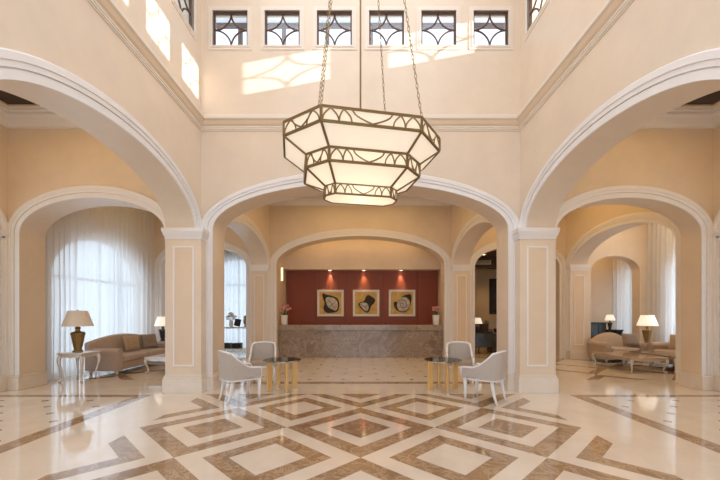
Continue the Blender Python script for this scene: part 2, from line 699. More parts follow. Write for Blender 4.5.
def arch_band(mb, axis, p, side, c, a, zs, b, zbot=0.0, w=0.24):
    """moulded band round an arched opening on the face at p, standing proud towards side"""
    k = w / 0.24
    path = []
    n = 44
    path.append(('leg', -1, zbot))
    for i in range(n + 1):
        path.append(('arc', PI - PI * i / n, 0))
    path.append(('leg', 1, zbot))
    rings = []
    for (kind, t, z) in path:
        ring = []
        for (d, pr) in BAND:
            d *= k
            if kind == 'leg':
                ring.append(P3(axis, c + t * (a + d), p + side * pr, z))
            else:
                ring.append(P3(axis, c + (a + d) * math.cos(t), p + side * pr, zs + (b + d) * math.sin(t)))
        rings.append(ring)
    m = len(BAND)
    vs = [x for r in rings for x in r]
    fs = []
    for i in range(len(rings) - 1):
        for j in range(m - 1):
            fs.append((i * m + j, (i + 1) * m + j, (i + 1) * m + j + 1, i * m + j + 1))
    mb.add(vs, fs)
    return mb


def loop_mould(mb, x0, x1, y0, y1, prof):
    """profile (offset inwards, z) run round the inside of a rectangle"""
    m = len(prof)
    vs = []
    for (cx, cy, sx, sy) in ((x0, y0, 1, 1), (x1, y0, -1, 1), (x1, y1, -1, -1), (x0, y1, 1, -1)):
        for (d, z) in prof:
            vs.append((cx + sx * d, cy + sy * d, z))
    fs = []
    for i in range(4):
        k = (i + 1) % 4
        for j in range(m - 1):
            fs.append((i * m + j, k * m + j, k * m + j + 1, i * m + j + 1))
    return mb.add(vs, fs)


HX = 3.155         # hall half width
HE = 6.92          # hall end wall
HB = -2.2          # hall back wall
T = 0.55           # wall thickness
AX = 6.97          # aisle outer face
CX = 3.08          # crossing half width
CE = 11.85         # far wall face
HT = 9.2           # hall height
CZ = 5.45          # aisle ceiling
END = (0.0, 2.915, 3.18, 0.91, 0)
SIDE = [(4.72, 1.95, 3.10, 0.86, 0), (0.32, 1.95, 3.10, 0.86, 0)]
AISLE = 5.29
AARC = (1.44, 3.10, 0.70)
CROSS = (9.66, 1.94, 3.10, 0.79, 0)
RECP = (0.0, 2.84, 3.18, 0.96, 0)

# floor
fl = MB()
fl.box(-11.5, 11.5, -4.0, 17.0, -0.2, 0.0)
struct('floor', fl, M['floor'], 'polished cream marble lobby floor with brown diamond inlay', 'floor')

# clerestory window positions
WX = [-2.575, -1.545, -0.515, 0.515, 1.545, 2.575]
WY = [6.27 - 1.03 * k for k in range(6)]
WZ = 7.15
WH = 0.345

wall_specs = []
mb = MB()
arch_wall(mb, 'x', HE, HE + T, -HX - T, HX + T, 6.2, [END])
arch_wall(mb, 'x', HE, HE + .16, -HX - T, HX + T, HT, [], [(x - WH, x + WH, WZ - WH, WZ + WH) for x in WX], 6.2)
struct('wall_end', mb, M['plaster'], 'cream plaster end wall of the hall with wide arch and six high windows')
for s, nm in ((-1, 'left'), (1, 'right')):
    mb = MB()
    xa, xb = sorted((s * HX, s * (HX + T)))
    arch_wall(mb, 'y', xa, xb, HB, HE, 6.2, SIDE)
    xa, xb = sorted((s * HX, s * (HX + .16)))
    arch_wall(mb, 'y', xa, xb, HB, HE, HT, [], [(y - WH, y + WH, WZ - WH, WZ + WH) for y in WY], 6.2)
    struct('wall_' + nm, mb, M['plaster'], 'tall cream plaster arcade wall on the %s of the hall' % nm)
    # end wall of the aisle
    mb = MB()
    xa, xb = sorted((s * (HX + T), s * (AX + T)))
    arch_wall(mb, 'x', HE, HE + (T if s < 0 else T - .12), xa, xb, CZ + 0.35, [(s * AISLE, *AARC, 0)])
    struct('wall_aisle_end_' + nm, mb, M['plaster'], 'plaster wall with arch closing the %s aisle' % nm)
    # outer wall of the aisle
    mb = MB()
    xa, xb = sorted((s * AX, s * (AX + T)))
    arch_wall(mb, 'y', xa, xb, HB, HE, CZ + 0.35, SIDE)
    struct('wall_outer_' + nm, mb, M['plaster'], 'outer wall of the %s aisle with arched openings' % nm)
    # crossing side wall
    mb = MB()
    xa, xb = sorted((s * CX, s * (CX + T)))
    arch_wall(mb, 'y', xa, xb, HE + T, CE, CZ + 0.35, [CROSS])
    struct('wall_crossing_' + nm, mb, M['plaster'], 'arched plaster wall on the %s of the bay before reception' % nm)
    # far wall of the lounge
    mb = MB()
    xa, xb = sorted((s * (CX + T), s * (AX + T)))
    arch_wall(mb, 'x', CE, CE + T, xa, xb, CZ + 0.35, [(s * 5.3, 1.43, 3.10, 0.70, 0)])
    struct('wall_lounge_end_' + nm, mb, M['plaster'], 'far plaster wall with arch closing the %s lounge' % nm)
mb = MB()
arch_wall(mb, 'x', CE, CE + T, -CX - T, CX + T, CZ + 0.35, [RECP])
struct('wall_reception_front', mb, M['plaster'], 'plaster wall with wide arch in front of the reception desk')
# hall back wall behind the camera, open as a glazed entrance
mb = MB()
arch_wall(mb, 'x', HB - T, HB, -HX - T, HX + T, HT, [END])
struct('wall_back', mb, M['plaster'], 'entrance wall of the hall behind the viewer')
for s, nm in ((-1, 'left'), (1, 'right')):
    mb = MB()
    xa, xb = sorted((s * (HX + T), s * (AX + T)))
    mb.box(xa, xb, HB - T, HB, 0, CZ + 0.35)
    struct('wall_aisle_back_' + nm, mb, M['plaster'], 'rear wall of the %s aisle' % nm)

# left lounge outer wall with the big arched window
LW = (9.78, 1.68, 2.41, 1.15, 0.0)
mb = MB()
arch_wall(mb, 'y', -7.45, -7.15, HE + T, CE, CZ + 0.35, [(LW[0], LW[1], LW[2], LW[3], 0.12)])
struct('wall_lounge_left', mb, M['plaster'], 'plaster wall behind the left lounge curtain with arched window')
# right lounge arcade to the salon
mb = MB()
arch_wall(mb, 'y', AX, AX + T, HE + T - .12, CE, CZ + 0.35, [CROSS])
struct('wall_lounge_right', mb, M['plaster'], 'arched plaster wall between right lounge and curtained salon')
# salon
mb = MB()
arch_wall(mb, 'x', CE, CE + 0.35, AX + T, 9.81, CZ + 0.35, [(8.63, 0.83, 2.95, 0.52, 0)])
struct('wall_salon_end', mb, M['plaster'], 'far salon wall with small arch on the right')
mb = MB()
mb.box(AX + T, 10.2, HE + 0.2, HE + T, 0, CZ + 0.35)
struct('wall_salon_near', mb, M['plaster'], 'near wall of the right salon')
mb = MB()
arch_wall(mb, 'y', 9.80, 10.10, HE + T, 14.6, CZ + 0.35, [(9.6, 1.5, 2.6, 1.1, 0.1), (12.85, 0.42, 2.9, 0.35, 0.1)])
struct('wall_salon_right', mb, M['plaster'], 'outer salon wall behind the right curtains with arched windows')
mb = MB()
mb.box(AX + T - 0.3, 9.81, 13.45, 13.7, 0, CZ)
mb.box(AX + T - 0.3, AX + T, CE + T, 13.45, 0, CZ)
struct('wall_back_salon', mb, M['plaster'], 'back walls of the small room beyond the salon arch')
# reception niche
mb = MB()
mb.box(-3.1, -2.92, CE + T, 14.1, 0, 4.8)
struct('wall_niche_left', mb, M['plaster'], 'left side wall of the reception niche')
mb = MB()
mb.box(3.05, 3.1, CE + T, 14.1, 0, 4.8)
struct('wall_niche_right', mb, M['plaster'], 'right side wall of the reception niche')
mb = MB()
mb.box(-2.92, 3.05, 13.86, 14.1, 0, 4.8)
struct('wall_niche_back', mb, M['plaster'], 'plaster wall behind the red reception panel')
mb = MB()
mb.box(-2.92, 3.05, 13.34, 13.86, 3.20, 4.8)
struct('wall_niche_bulkhead', mb, M['plaster'], 'tan plaster bulkhead above the red reception panel')
# dark study at the right rear and the far room at the left rear
mb = MB()
mb.box(3.1, AX + T - 0.3, 16.0, 16.2, 0, 4.2)
struct('wall_study_back', mb, M['plaster'], 'back wall of the dim study on the right')
mb = MB()
mb.box(3.1, 3.3, CE + T, 16.0, 0, 4.2)
struct('wall_study_left', mb, M['plaster'], 'left wall of the dim study on the right')
mb = MB()
mb.box(AX + T - 0.6, AX + T - 0.3, CE + T, 16.0, 0, 4.2)
struct('wall_study_right', mb, M['plaster'], 'right wall of the dim study on the right')
mb = MB()
arch_wall(mb, 'x', 14.4, 14.7, -7.45, -3.1, CZ, [(-5.05, 1.5, 2.7, 1.1, 0.1)])
struct('wall_far_room_back', mb, M['plaster'], 'window wall of the far room on the left')
mb = MB()
mb.box(-3.3, -3.1, CE + T, 14.4, 0, CZ)
struct('wall_far_room_right', mb, M['plaster'], 'right wall of the far room on the left')
mb = MB()
mb.box(-7.45, -7.15, CE + T, 14.4, 0, CZ)
struct('wall_far_room_left', mb, M['plaster'], 'left wall of the far room on the left')

# ------------------------------------------------------------------ ceilings
mb = MB()
mb.box(-HX - T, HX + T, HB - T, HE + T, HT, HT + 0.2)
struct('ceiling', mb, M['ceiling'], 'high white hall ceiling above the chandelier', 'ceiling')


def tray_ceiling(name, x0, x1, y0, y1, label, z=CZ, inset=0.27):
    mb = MB()
    a = inset
    mb.box(x0, x1, y0, y0 + a, z, z + 0.1)
    mb.box(x0, x1, y1 - a, y1, z, z + 0.1)
    mb.box(x0, x0 + a, y0 + a, y1 - a, z, z + 0.1)
    mb.box(x1 - a, x1, y0 + a, y1 - a, z, z + 0.1)
    o = struct(name, mb, M['ceiling'], label, 'ceiling')
    d = MB()
    d.box(x0 + a - .02, x1 - a + .02, y0 + a - .02, y1 - a + .02, z + 0.03, z + 0.07)
    n = max(1, round((y1 - y0) / 1.4))
    for k in range(1, n):
        yy = y0 + a + (y1 - y0 - 2 * a) * k / n
        d.box(x0 + a, x1 - a, yy - .06, yy + .06, z - 0.01, z + 0.04)
    d.box((x0 + x1) / 2 - .06, (x0 + x1) / 2 + .06, y0 + a, y1 - a, z - 0.01, z + 0.04)
    c = d.build('wood_coffer', M['dark_wood'], o)
    m = MB()
    loop_mould(m, x0, x1, y0, y1, [(0, z - .29), (.03, z - .29), (.03, z - .25), (.05, z - .22), (.10, z - .13), (.17, z - .09), (.17, z - .05), (.22, z - .04), (.22, z + .01)])
    cr = m.build('crown_moulding', M['trim'], o)
    return o


tray_ceiling('ceiling_aisle_left', -AX, -HX - T, HB, HE, 'left aisle ceiling with dark wood coffer')
tray_ceiling('ceiling_aisle_right', HX + T, AX, HB, HE, 'right aisle ceiling with dark wood coffer')
tray_ceiling('ceiling_crossing', -CX, CX, HE + T, CE, 'ceiling of the bay before reception with dark wood coffer')
tray_ceiling('ceiling_lounge_left', -7.15, -CX - T, HE + T, CE, 'left lounge ceiling with dark wood coffer')
tray_ceiling('ceiling_lounge_right', CX + T, AX, HE + T - .12, CE, 'right lounge ceiling with dark wood coffer')
for nm, (x0, x1, y0, y1, z), lb in (('salon', (AX + T, 10.2, HE + T, CE, 5.2), 'plain ceiling of the curtained salon on the right'),
                                    ('back_salon', (AX + T, 10.2, CE + .35, 14.4, 4.3), 'plain ceiling of the small room beyond the salon arch'),
                                    ('niche', (-2.92, 3.05, CE + T, 13.86, 4.5), 'ceiling of the reception niche'),
                                    ('far_room', (-7.15, -3.3, CE + T, 14.4, 4.6), 'ceiling of the far left room')):
    mb = MB()
    mb.box(x0, x1, y0, y1, z, z + 0.12)
    struct('ceiling_' + nm, mb, M['ceiling'], lb, 'ceiling')
mb = MB()
mb.box(3.3, AX + T - .6, CE + T, 16.0, 3.75, 3.9)
mb.box(3.3, AX + T - .6, CE + T + 1.3, CE + T + 1.6, 3.30, 3.75)
struct('ceiling_study', mb, M['wood_dark'], 'dark study ceiling with bulkhead on the right', 'ceiling')

# ------------------------------------------------------------------ mouldings, bands, piers
mb = MB()
loop_mould(mb, -HX, HX, HB, HE, [(0, 5.14), (.025, 5.14), (.025, 5.165), (.035, 5.17), (.035, 5.20), (.06, 5.23), (.085, 5.285), (.10, 5.30), (.115, 5.31), (.115, 5.365), (.10, 5.375), (.075, 5.39), (.075, 5.405), (.02, 5.42), (0, 5.45)])
o = trim(mb, M['cornice'], 'cream cornice running round the hall under the high windows', 'cornice')
mb = MB()
loop_mould(mb, -HX, HX, HB, HE, [(0.036, 5.20), (.062, 5.228), (.088, 5.284), (.102, 5.298)])
mb.build('cove', M['tan_panel'], o)
mb = MB()
loop_mould(mb, -HX, HX, HB, HE, [(0, 5.115), (.012, 5.115), (.012, 5.14), (0, 5.14)])
mb.build('bead', M['cornice'], o)


def band(axis, p, side, A, label, w=0.24):
    mb = MB()
    arch_band(mb, axis, p, side, A[0], A[1], A[2], A[3], A[4] if len(A) > 4 else 0, w)
    return trim(mb, M['trim'], label, 'arch moulding')


band('x', HE, -1, END, 'moulded white band round the wide hall end arch')
band('x', HE + T, 1, END, 'moulded band on the rear face of the hall end arch')
for s, nm in ((-1, 'left'), (1, 'right')):
    band('y', s * HX, -s, SIDE[0], 'moulded white band round the near %s hall arch' % nm, 0.25)
    band('y', s * HX, -s, SIDE[1], 'moulded band round the %s hall arch behind the viewer' % nm, 0.25)
    band('x', HE, -1, (s * AISLE, *AARC), 'moulded white band round the %s aisle arch' % nm)
    band('y', s * AX, -s, SIDE[0], 'moulded band round the outer arch of the %s aisle' % nm, 0.25)
    band('y', s * CX, -s, CROSS, 'moulded band round the %s arch of the bay before reception' % nm)
    band('x', CE, -1, (s * 5.3, 1.43, 3.10, 0.70), 'moulded band round the far arch of the %s lounge' % nm)
band('x', CE, -1, RECP, 'moulded white band round the reception arch')
band('y', AX, -1, CROSS, 'moulded band round the arch between right lounge and salon')


def pier_face(x0, x1, y, label, cap=(2.93, 3.13), plinth=0.34, ext=(.05, .05)):
    """capital, framed panel and plinth on a pier face that looks towards the viewer (at y)"""
    mb = MB()
    c0, c1 = cap
    h = c1 - c0
    for (a, b, e) in ((0, .25, .018), (.25, .40, .032), (.40, .62, .045), (.62, 1.0, .062)):
        mb.box(x0 - e, x1 + e, y - e, y + 0.27, c0 + h * a, c0 + h * b)
    o = trim(mb, M['trim'], label + ', capital, panel and plinth', 'pier trim')
    p = MB()
    w = x1 - x0
    m0, m1, z0, z1 = x0 + w * .20, x1 - w * .20, plinth + .16, c0 - .14
    t = .03
    for (a, b, c, d) in ((m0, m0 + t, z0, z1), (m1 - t, m1, z0, z1), (m0 + t, m1 - t, z0, z0 + t), (m0 + t, m1 - t, z1 - t, z1)):
        p.box(a, b, y - .016, y + .01, c, d)
    p.build('panel_moulding', M['trim'], o, bevel=.006)
    q = MB()
    q.box(m0 + t, m1 - t, y - .004, y + .01, z0 + t, z1 - t)
    q.build('panel', M['tan_panel'], o)
    b = MB()
    b.box(x0 - ext[0], x1 + ext[1], y - .05, y + .26, 0, plinth - .07)
    b.box(x0 - ext[0] * .7, x1 + ext[1] * .7, y - .035, y + .26, plinth - .07, plinth - .03)
    b.box(x0 - ext[0] * .4, x1 + ext[1] * .4, y - .02, y + .26, plinth - .03, plinth)
    b.build('plinth', M['plinth'], o, bevel=.006)
    return o


for s, nm in ((-1, 'left'), (1, 'right')):
    xa, xb = sorted((s * 3.035, s * (HX + T)))
    o = pier_face(xa, xb, SIDE[0][0] + SIDE[0][1], 'front pier on the %s of the hall' % nm, ext=(.05, .035) if s < 0 else (.035, .05))
    mb = MB()
    mb.box(xa, xb, SIDE[0][0] + SIDE[0][1] - .002, HE + .05, 0, 2.94)
    mb.build('shaft', M['plaster'], o)
    xa, xb = sorted((s * AX, s * (AX + T)))
    pier_face(xa, xb, SIDE[0][0] + SIDE[0][1], 'outer pier of the %s aisle' % nm)
    xa, xb = sorted((s * CX, s * (CX + T)))
    pier_face(xa, xb, CROSS[0] + CROSS[1], 'pier %s of the reception arch' % nm, plinth=.3)
    # base blocks of the end arch jambs
    mb = MB()
    xa, xb = sorted((s * 2.885, s * HX))
    mb.box(xa, xb, HE - .075, HE + T + .03, 0, .26)
    xa, xb = sorted((s * 2.90, s * HX))
    mb.box(xa, xb, HE - .06, HE + T + .015, .26, .31)
    trim(mb, M['plinth'], 'marble base block at the %s jamb of the hall end arch' % nm, 'plinth', bevel=.006)
    mb = MB()
    xa, xb = sorted((s * 2.82, s * CX))
    mb.box(xa, xb, CE - .075, CE + T, 0, .28)
    trim(mb, M['plinth'], 'marble base block at the %s jamb of the reception arch' % nm, 'plinth', bevel=.006)
    # aisle arch jambs
    for (ua, ub, w2) in ((AISLE - 1.44 - .03, HX + T, 'inner'), (AISLE + 1.44 - .03, AX, 'outer')):
        if w2 == 'inner':
            xa, xb = sorted((s * (HX + T), s * (AISLE - 1.44 + .005)))
        else:
            xa, xb = sorted((s * (AISLE + 1.44 - .03), s * AX))
        mb = MB()
        tt = T if s < 0 else T - .12
        mb.box(xa, xb, HE - .07, HE + tt + .03, 0, .25)
        mb.box(xa, xb, HE - .055, HE + tt + .015, .25, .29)
        trim(mb, M['plinth'], 'marble base at the %s jamb of the %s aisle arch' % (w2, nm), 'plinth', bevel=.006)
pier_face(AX, AX + T, CROSS[0] + CROSS[1], 'far pier between right lounge and salon', plinth=.3)
# white reveal strips beside the front piers
# ------------------------------------------------------------------ clerestory windows
_wn = [0]


def clerestory(axis, pf, side, uc, label):
    """pf: hall face of the wall, side: towards the hall"""
    _wn[0] += 1
    root = thing('window_%d' % _wn[0], label, 'window', P3(axis, uc, pf, WZ))
    root['kind'] = 'structure'

    def b(mb, u0, u1, z0, z1, q0, q1):
        ua, ub = sorted((u0, u1))
        qa, qb = sorted((q0 * side, q1 * side))
        if axis == 'x':
            mb.box(ua, ub, qa, qb, z0, z1)
        else:
            mb.box(qa, qb, ua, ub, z0, z1)

    c = MB()
    H = WH
    for (W0, W1, pr) in ((H, H + .035, .022), (H + .035, H + .085, .012)):
        b(c, -W1, W1, W0, W1, -.02, pr)
        b(c, -W1, W1, -W1, -W0, -.02, pr)
        b(c, -W1, -W0, -W0, W0, -.02, pr)
        b(c, W0, W1, -W0, W0, -.02, pr)
    c.build('casing', M['cornice'], root)
    f = MB()
    e = .032
    d0, d1 = -.075, -.03
    b(f, -H, H, H - e, H, d0, d1)
    b(f, -H, H, -H, -H + e, d0, d1)
    b(f, -H, -H + e, -H + e, H - e, d0, d1)
    b(f, H - e, H, -H + e, H - e, d0, d1)
    f.build('frame', M['bronze'], root)
    la = MB()
    R = H - e * .5
    for (sx, sz) in ((1, 1), (1, -1), (-1, 1), (-1, -1)):
        pts = []
        for k in range(13):
            t = PI / 2 * k / 12
            u = sx * (R - R * math.cos(t))
            z = sz * (R - R * math.sin(t))
            pts.append(P3(axis, u, side * -.055, z))
        la.tube(pts, .017, 6)
    la.build('lattice', M['bronze'], root)
    g = MB()
    b(g, -H + e * .5, H - e * .5, -H + e * .5, H - e * .5, -.058, -.054)
    g.build('glass_pane', M['glass'], root)
    return root


pos = ['leftmost', 'second from left', 'third from left', 'fourth from left', 'fifth from left', 'rightmost']
for k, x in enumerate(WX):
    clerestory('x', HE, -1, x, 'square star-lattice window, %s of six in the end wall' % pos[k])
near = ['nearest the end wall', 'second from the end wall', 'third from the end wall', 'fourth from the end wall', 'fifth from the end wall', 'sixth from the end wall']
for s, nm in ((-1, 'left'), (1, 'right')):
    for k, y in enumerate(WY):
        clerestory('y', s * HX, -s, y, 'high star-lattice window in the %s hall wall, %s' % (nm, near[k]))

mb = MB()
mb.box(13.0, 13.4, -6.0, 18.0, 0, 6.3)  # added to keep low sun out of the right outer windows
struct('wall_garden', mb, M['outside'], 'plain neighbouring wall outside the right aisle and salon windows')
# exterior eaves beyond the end windows, translucent so the underside looks bright
mb = MB()
mb.box(-4.2, 4.2, HE + .17, HE + T + 0.80, 8.35, 8.38)
struct('roof_eave', mb, M['canopy'], 'white translucent canopy outside the end wall windows', 'roof')
mb = MB()
mb.box(-4.2, 4.2, HE + T + 0.76, HE + T + 0.86, 8.28, 8.35)
o = trim(mb, M['outside_beam'], 'dark eave beam outside the end wall windows', 'beam')
for x in WX:
    p = MB()
    p.box(x - .31, x - .22, HE + T + .77, HE + T + .85, 7.2, 8.28)
    p.build('post', M['outside_beam'], o)
mb = MB()
mb.box(-7.6, 7.6, HE + T + .001, CE + T, CZ + .36, CZ + .5)
struct('roof_lobby', mb, M['outside'], 'flat roof over the lounges beyond the end windows', 'roof')
for s, nm in ((-1, 'left'), (1, 'right')):
    xa, xb = sorted((s * (HX + T), s * (AX + T)))
    mb = MB()
    mb.box(xa, xb, HB - T, HE + T, CZ + .36, CZ + .5)
    struct('roof_aisle_' + nm, mb, M['outside'], 'flat roof over the %s aisle' % nm, 'roof')


def arched_window(axis, p, c, a, zs, b, sill, label, nm_v=3, transom=True):
    _wn[0] += 1
    root = thing('window_%d' % _wn[0], label, 'window', P3(axis, c, p, 0))
    root['kind'] = 'structure'
    fr = MB()
    pts = [P3(axis, -a + .03, 0, sill)]
    for k in range(25):
        t = PI - PI * k / 24
        pts.append(P3(axis, (a - .03) * math.cos(t), 0, zs + (b - .03) * math.sin(t)))
    pts.append(P3(axis, a - .03, 0, sill))
    fr.tube(pts, .04, 4)
    fr.build('frame', M['white'], root)
    mu = MB()
    for k in range(1, nm_v + 1):
        u = -a + 2 * a * k / (nm_v + 1)
        zt = zs + (b - .03) * math.sqrt(max(0, 1 - (u / a) ** 2))
        mu.bar(P3(axis, u, 0, sill), P3(axis, u, 0, zt), .05)
    if transom:
        mu.bar(P3(axis, -a, 0, zs), P3(axis, a, 0, zs), .07)
    mu.build('mullions', M['white'], root)
    g = MB()
    n = 24
    poly = [(-a + .02, sill), (a - .02, sill)] + [((a - .02) * math.cos(PI * k / n), zs + (b - .02) * math.sin(PI * k / n)) for k in range(n + 1)]
    g.prism(poly, lambda u, z, t: P3(axis, u, t, z), -.003, .003)
    g.build('glass_pane', M['glass'], root)
    return root


arched_window('y', -7.3, LW[0], LW[1], LW[2], LW[3], 0.12, 'large arched window behind the sheer curtain of the left lounge')
arched_window('y', 9.95, 9.6, 1.5, 2.6, 1.1, 0.1, 'arched window behind the near right salon curtain')
arched_window('y', 9.95, 12.85, 0.42, 2.9, 0.35, 0.1, 'narrow arched window in the room beyond the salon arch', 1)
arched_window('x', 14.55, -5.05, 1.5, 2.7, 1.1, 0.1, 'arched window at the back of the far left room')
for s, nm in ((-1, 'left'), (1, 'right')):
    arched_window('y', s * (AX + .3), SIDE[0][0], SIDE[0][1], SIDE[0][2], SIDE[0][3], 0.0, 'glazed arch in the outer wall of the %s aisle' % nm)
    arched_window('y', s * (AX + .3), SIDE[1][0], SIDE[1][1], SIDE[1][2], SIDE[1][3], 0.0, 'glazed arch in the outer wall of the %s aisle behind the viewer' % nm)
arched_window('x', HB - .3, 0, END[1], END[2], END[3], 0.0, 'glazed entrance arch behind the viewer', 5)


# ------------------------------------------------------------------ curtains
def curtain(name, axis, p, u0, u1, z0, z1, label, mat, period=.20, amp=.06, seed=1):
    rnd = random.Random(seed)
    mb = MB()
    n = int((u1 - u0) / .016)
    ph = 0.0
    off = []
    us = []
    for i in range(n + 1):
        u = u0 + (u1 - u0) * i / n
        ph += 2 * PI * .016 / (period * (1 + .35 * math.sin(u * 5.1 + seed) * math.cos(u * 2.3)))
        a = amp * (.75 + .35 * math.sin(u * 3.7 + seed * 2))
        off.append(a * math.sin(ph))
        us.append(u)
    rows = 8
    vs = []
    for r in range(rows + 1):
        z = z0 + (z1 - z0) * r / rows
        k = 1.0 - .35 * r / rows
        for u, o in zip(us, off):
            vs.append(P3(axis, u + .012 * math.sin(z * 1.7 + u * 3), p + o * k, z))
    fs = []
    m = n + 1
    for r in range(rows):
        for i in range(n):
            fs.append((r * m + i, r * m + i + 1, (r + 1) * m + i + 1, (r + 1) * m + i))
    root = thing(name, label, 'curtain')
    mb.add(vs, fs)
    mb.build('sheer_panel', mat, root, smooth=True)
    h = MB()
    pa, pb = p - .05, p + .05
    if axis == 'y':
        h.box(pa, pb, u0, u1, z1, z1 + .06)
    else:
        h.box(u0, u1, pa, pb, z1, z1 + .06)
    h.build('curtain_rail', M['trim'], root)
    return root


curtain('sheer_curtain', 'y', -6.93, 7.62, 11.70, .01, 5.05, 'long white sheer curtain across the arched window of the left lounge', M['sheer'], seed=1)
curtain('sheer_curtain', 'y', 9.63, 8.0, 11.72, .01, 5.0, 'tall white sheer curtain behind the lamp and sofa on the right', M['sheer'], seed=3)
curtain('sheer_curtain', 'y', 9.63, 12.3, 13.38, .01, 4.1, 'white sheer curtain seen through the small salon arch', M['sheer'], seed=5)
curtain('sheer_curtain', 'x', 14.22, -6.6, -3.5, .01, 4.3, 'bluish white sheer curtain seen past the left reception pier', M['sheer'], seed=7)

# ------------------------------------------------------------------ reception
root = thing('reception_counter', 'long taupe marble reception counter under the red wall', 'reception desk', (0, 12.12, 0))
mb = MB()
mb.box(-2.82, 2.82, -.02, .40, 0, .93)
mb.build('front_panel', M['counter'], root, bevel=.008)
mb = MB()
mb.box(-2.835, 2.835, -.07, .55, .93, 1.125)
mb.build('counter_top', M['counter_top'], root, bevel=.01)
mb = MB()
mb.box(-2.8, 2.8, .40, .52, 0, .93)
mb.build('staff_shelf', M['wood_dark'], root)
root = thing('wall_panel', 'red panelled wall behind the reception desk', 'wall panel', (0, 13.80, 0))
xs = [-2.90, -1.76, -.55, .88, 2.24, 3.04]
for a, b in zip(xs[:-1], xs[1:]):
    mb = MB()
    mb.box(a + .004, b - .004, -.03, .05, .10, 3.2)
    mb.build('red_board', M['red'], root, bevel=.004)
mb = MB()
mb.box(-2.9, 3.04, -.02, .05, 0, .1)
mb.build('skirting', M['wood_dark'], root)

# pictures
shell_a = ([(-.34, .40), (-.20, .34), (.10, .28), (.32, .18), (.36, -.10), (.30, -.34), (.08, -.38), (-.18, -.40), (-.30, -.20), (-.22, 0), (-.30, .18)],
           [(-.16, .20), (.08, .20), (.24, .08), (.27, -.14), (.20, -.28), (.06, -.22), (-.08, -.14), (-.15, .02)])
shell_b = ([(.08, .34), (.22, .26), (.38, .14), (.32, -.02), (.20, -.10), (.14, -.32), (.02, -.40), (-.12, -.30), (-.34, -.06), (-.24, .04), (-.08, .06), (-.02, .24)],
           [(-.26, -.04), (-.10, .02), (.06, -.04), (.09, -.20), (.02, -.32), (-.10, -.24)])
shell_c = ([(.10, .32), (.36, .36), (.38, .14), (.32, -.10), (.22, -.32), (.02, -.38), (-.22, -.30), (-.34, -.06), (-.30, .08), (-.14, -.0), (-.04, .22)],
           [(-.04, .20), (.18, .20), (.30, .0), (.20, -.24), (.02, -.31), (-.14, -.24), (-.19, -.06)])


def poly_smooth(poly, it=2):
    for _ in range(it):
        out = []
        n = len(poly)
        for i in range(n):
            (ax, ay), (bx, by) = poly[i], poly[(i + 1) % n]
            out += [(ax * .75 + bx * .25, ay * .75 + by * .25), (ax * .25 + bx * .75, ay * .25 + by * .75)]
        poly = out
    return poly


def fan(mb, poly, y0, y1):
    """filled outline of a roughly star-shaped figure"""
    n = len(poly)
    cx = sum(p[0] for p in poly) / n
    cz = sum(p[1] for p in poly) / n
    vs = [(cx, y0, cz)] + [(x, y0, z) for (x, z) in poly] + [(x, y1, z) for (x, z) in poly]
    fs = []
    for i in range(n):
        j = (i + 1) % n
        fs.append((0, 1 + i, 1 + j))
        fs.append((1 + i, 1 + n + i, 1 + n + j, 1 + j))
    mb.add(vs, fs)


for (x, (o1, o2), lb, sp) in ((-1.18, shell_a, 'framed picture of a spiny seashell on ochre, left of three on red wall', False),
                              (.22, shell_b, 'framed picture of a twisted seashell on ochre, middle of three on red wall', False),
                              (1.63, shell_c, 'framed picture of a round spiral seashell on ochre, right of three on red wall', True)):
    root = thing('framed_picture', lb, 'picture', (x, 13.77, 1.93), 0, 'seashell pictures behind reception')
    f = MB()
    for (a, b, c, d) in ((-.52, .52, .47, .52), (-.52, .52, -.52, -.47), (-.52, -.47, -.47, .47), (.47, .52, -.47, .47)):
        f.box(a, b, -.04, 0, c, d)
    f.build('frame', M['white'], root, bevel=.004)
    g = MB()
    g.box(-.47, .47, -.018, 0, -.47, .47)
    g.build('mount', M['mat_board'], root)
    g = MB()
    g.box(-.43, .43, -.022, -.018, -.43, .43)
    cv = g.build('canvas', M['ochre'], root)
    k = 1.0
    d = MB()
    fan(d, [(p * k, q * k) for p, q in poly_smooth(o1)], -.025, -.021)
    d.build('shell_outline', M['shell_dark'], cv)
    d = MB()
    fan(d, [(p * 1.15 - sum(a for a, b in o2) / len(o2) * .13, q * 1.15 - sum(b for a, b in o2) / len(o2) * .13) for p, q in poly_smooth(o2)], -.028, -.024)
    d.build('shell_body', M['shell_pale'], cv)
    d = MB()
    if sp:
        pts = [((.02 + (.02 + .022 * t) * math.cos(t)), -.03, (-.06 + (.02 + .022 * t) * math.sin(t))) for t in [i * .35 for i in range(26)]]
        d.tube(pts, .010, 5)
    else:
        (cx, cz) = (sum(p for p, q in o2) / len(o2), sum(q for p, q in o2) / len(o2))
        for j in range(4):
            p, q = o2[(j * 2) % len(o2)]
            d.tube([(cx, -.03, cz), ((cx + p) / 2 + .02, -.03, (cz + q) / 2 - .02), (cx + (p - cx) * .85, -.03, cz + (q - cz) * .85)], .009, 5)
    d.build('shell_ridges', M['shell_dark'], cv)
    if o1 is shell_b:
        d = MB()
        fan(d, poly_smooth([(.10, .24), (.20, .20), (.30, .10), (.26, .02), (.16, .0), (.08, .10)]), -.028, -.024)
        d.build('shell_whorl', M['shell_pale'], cv)

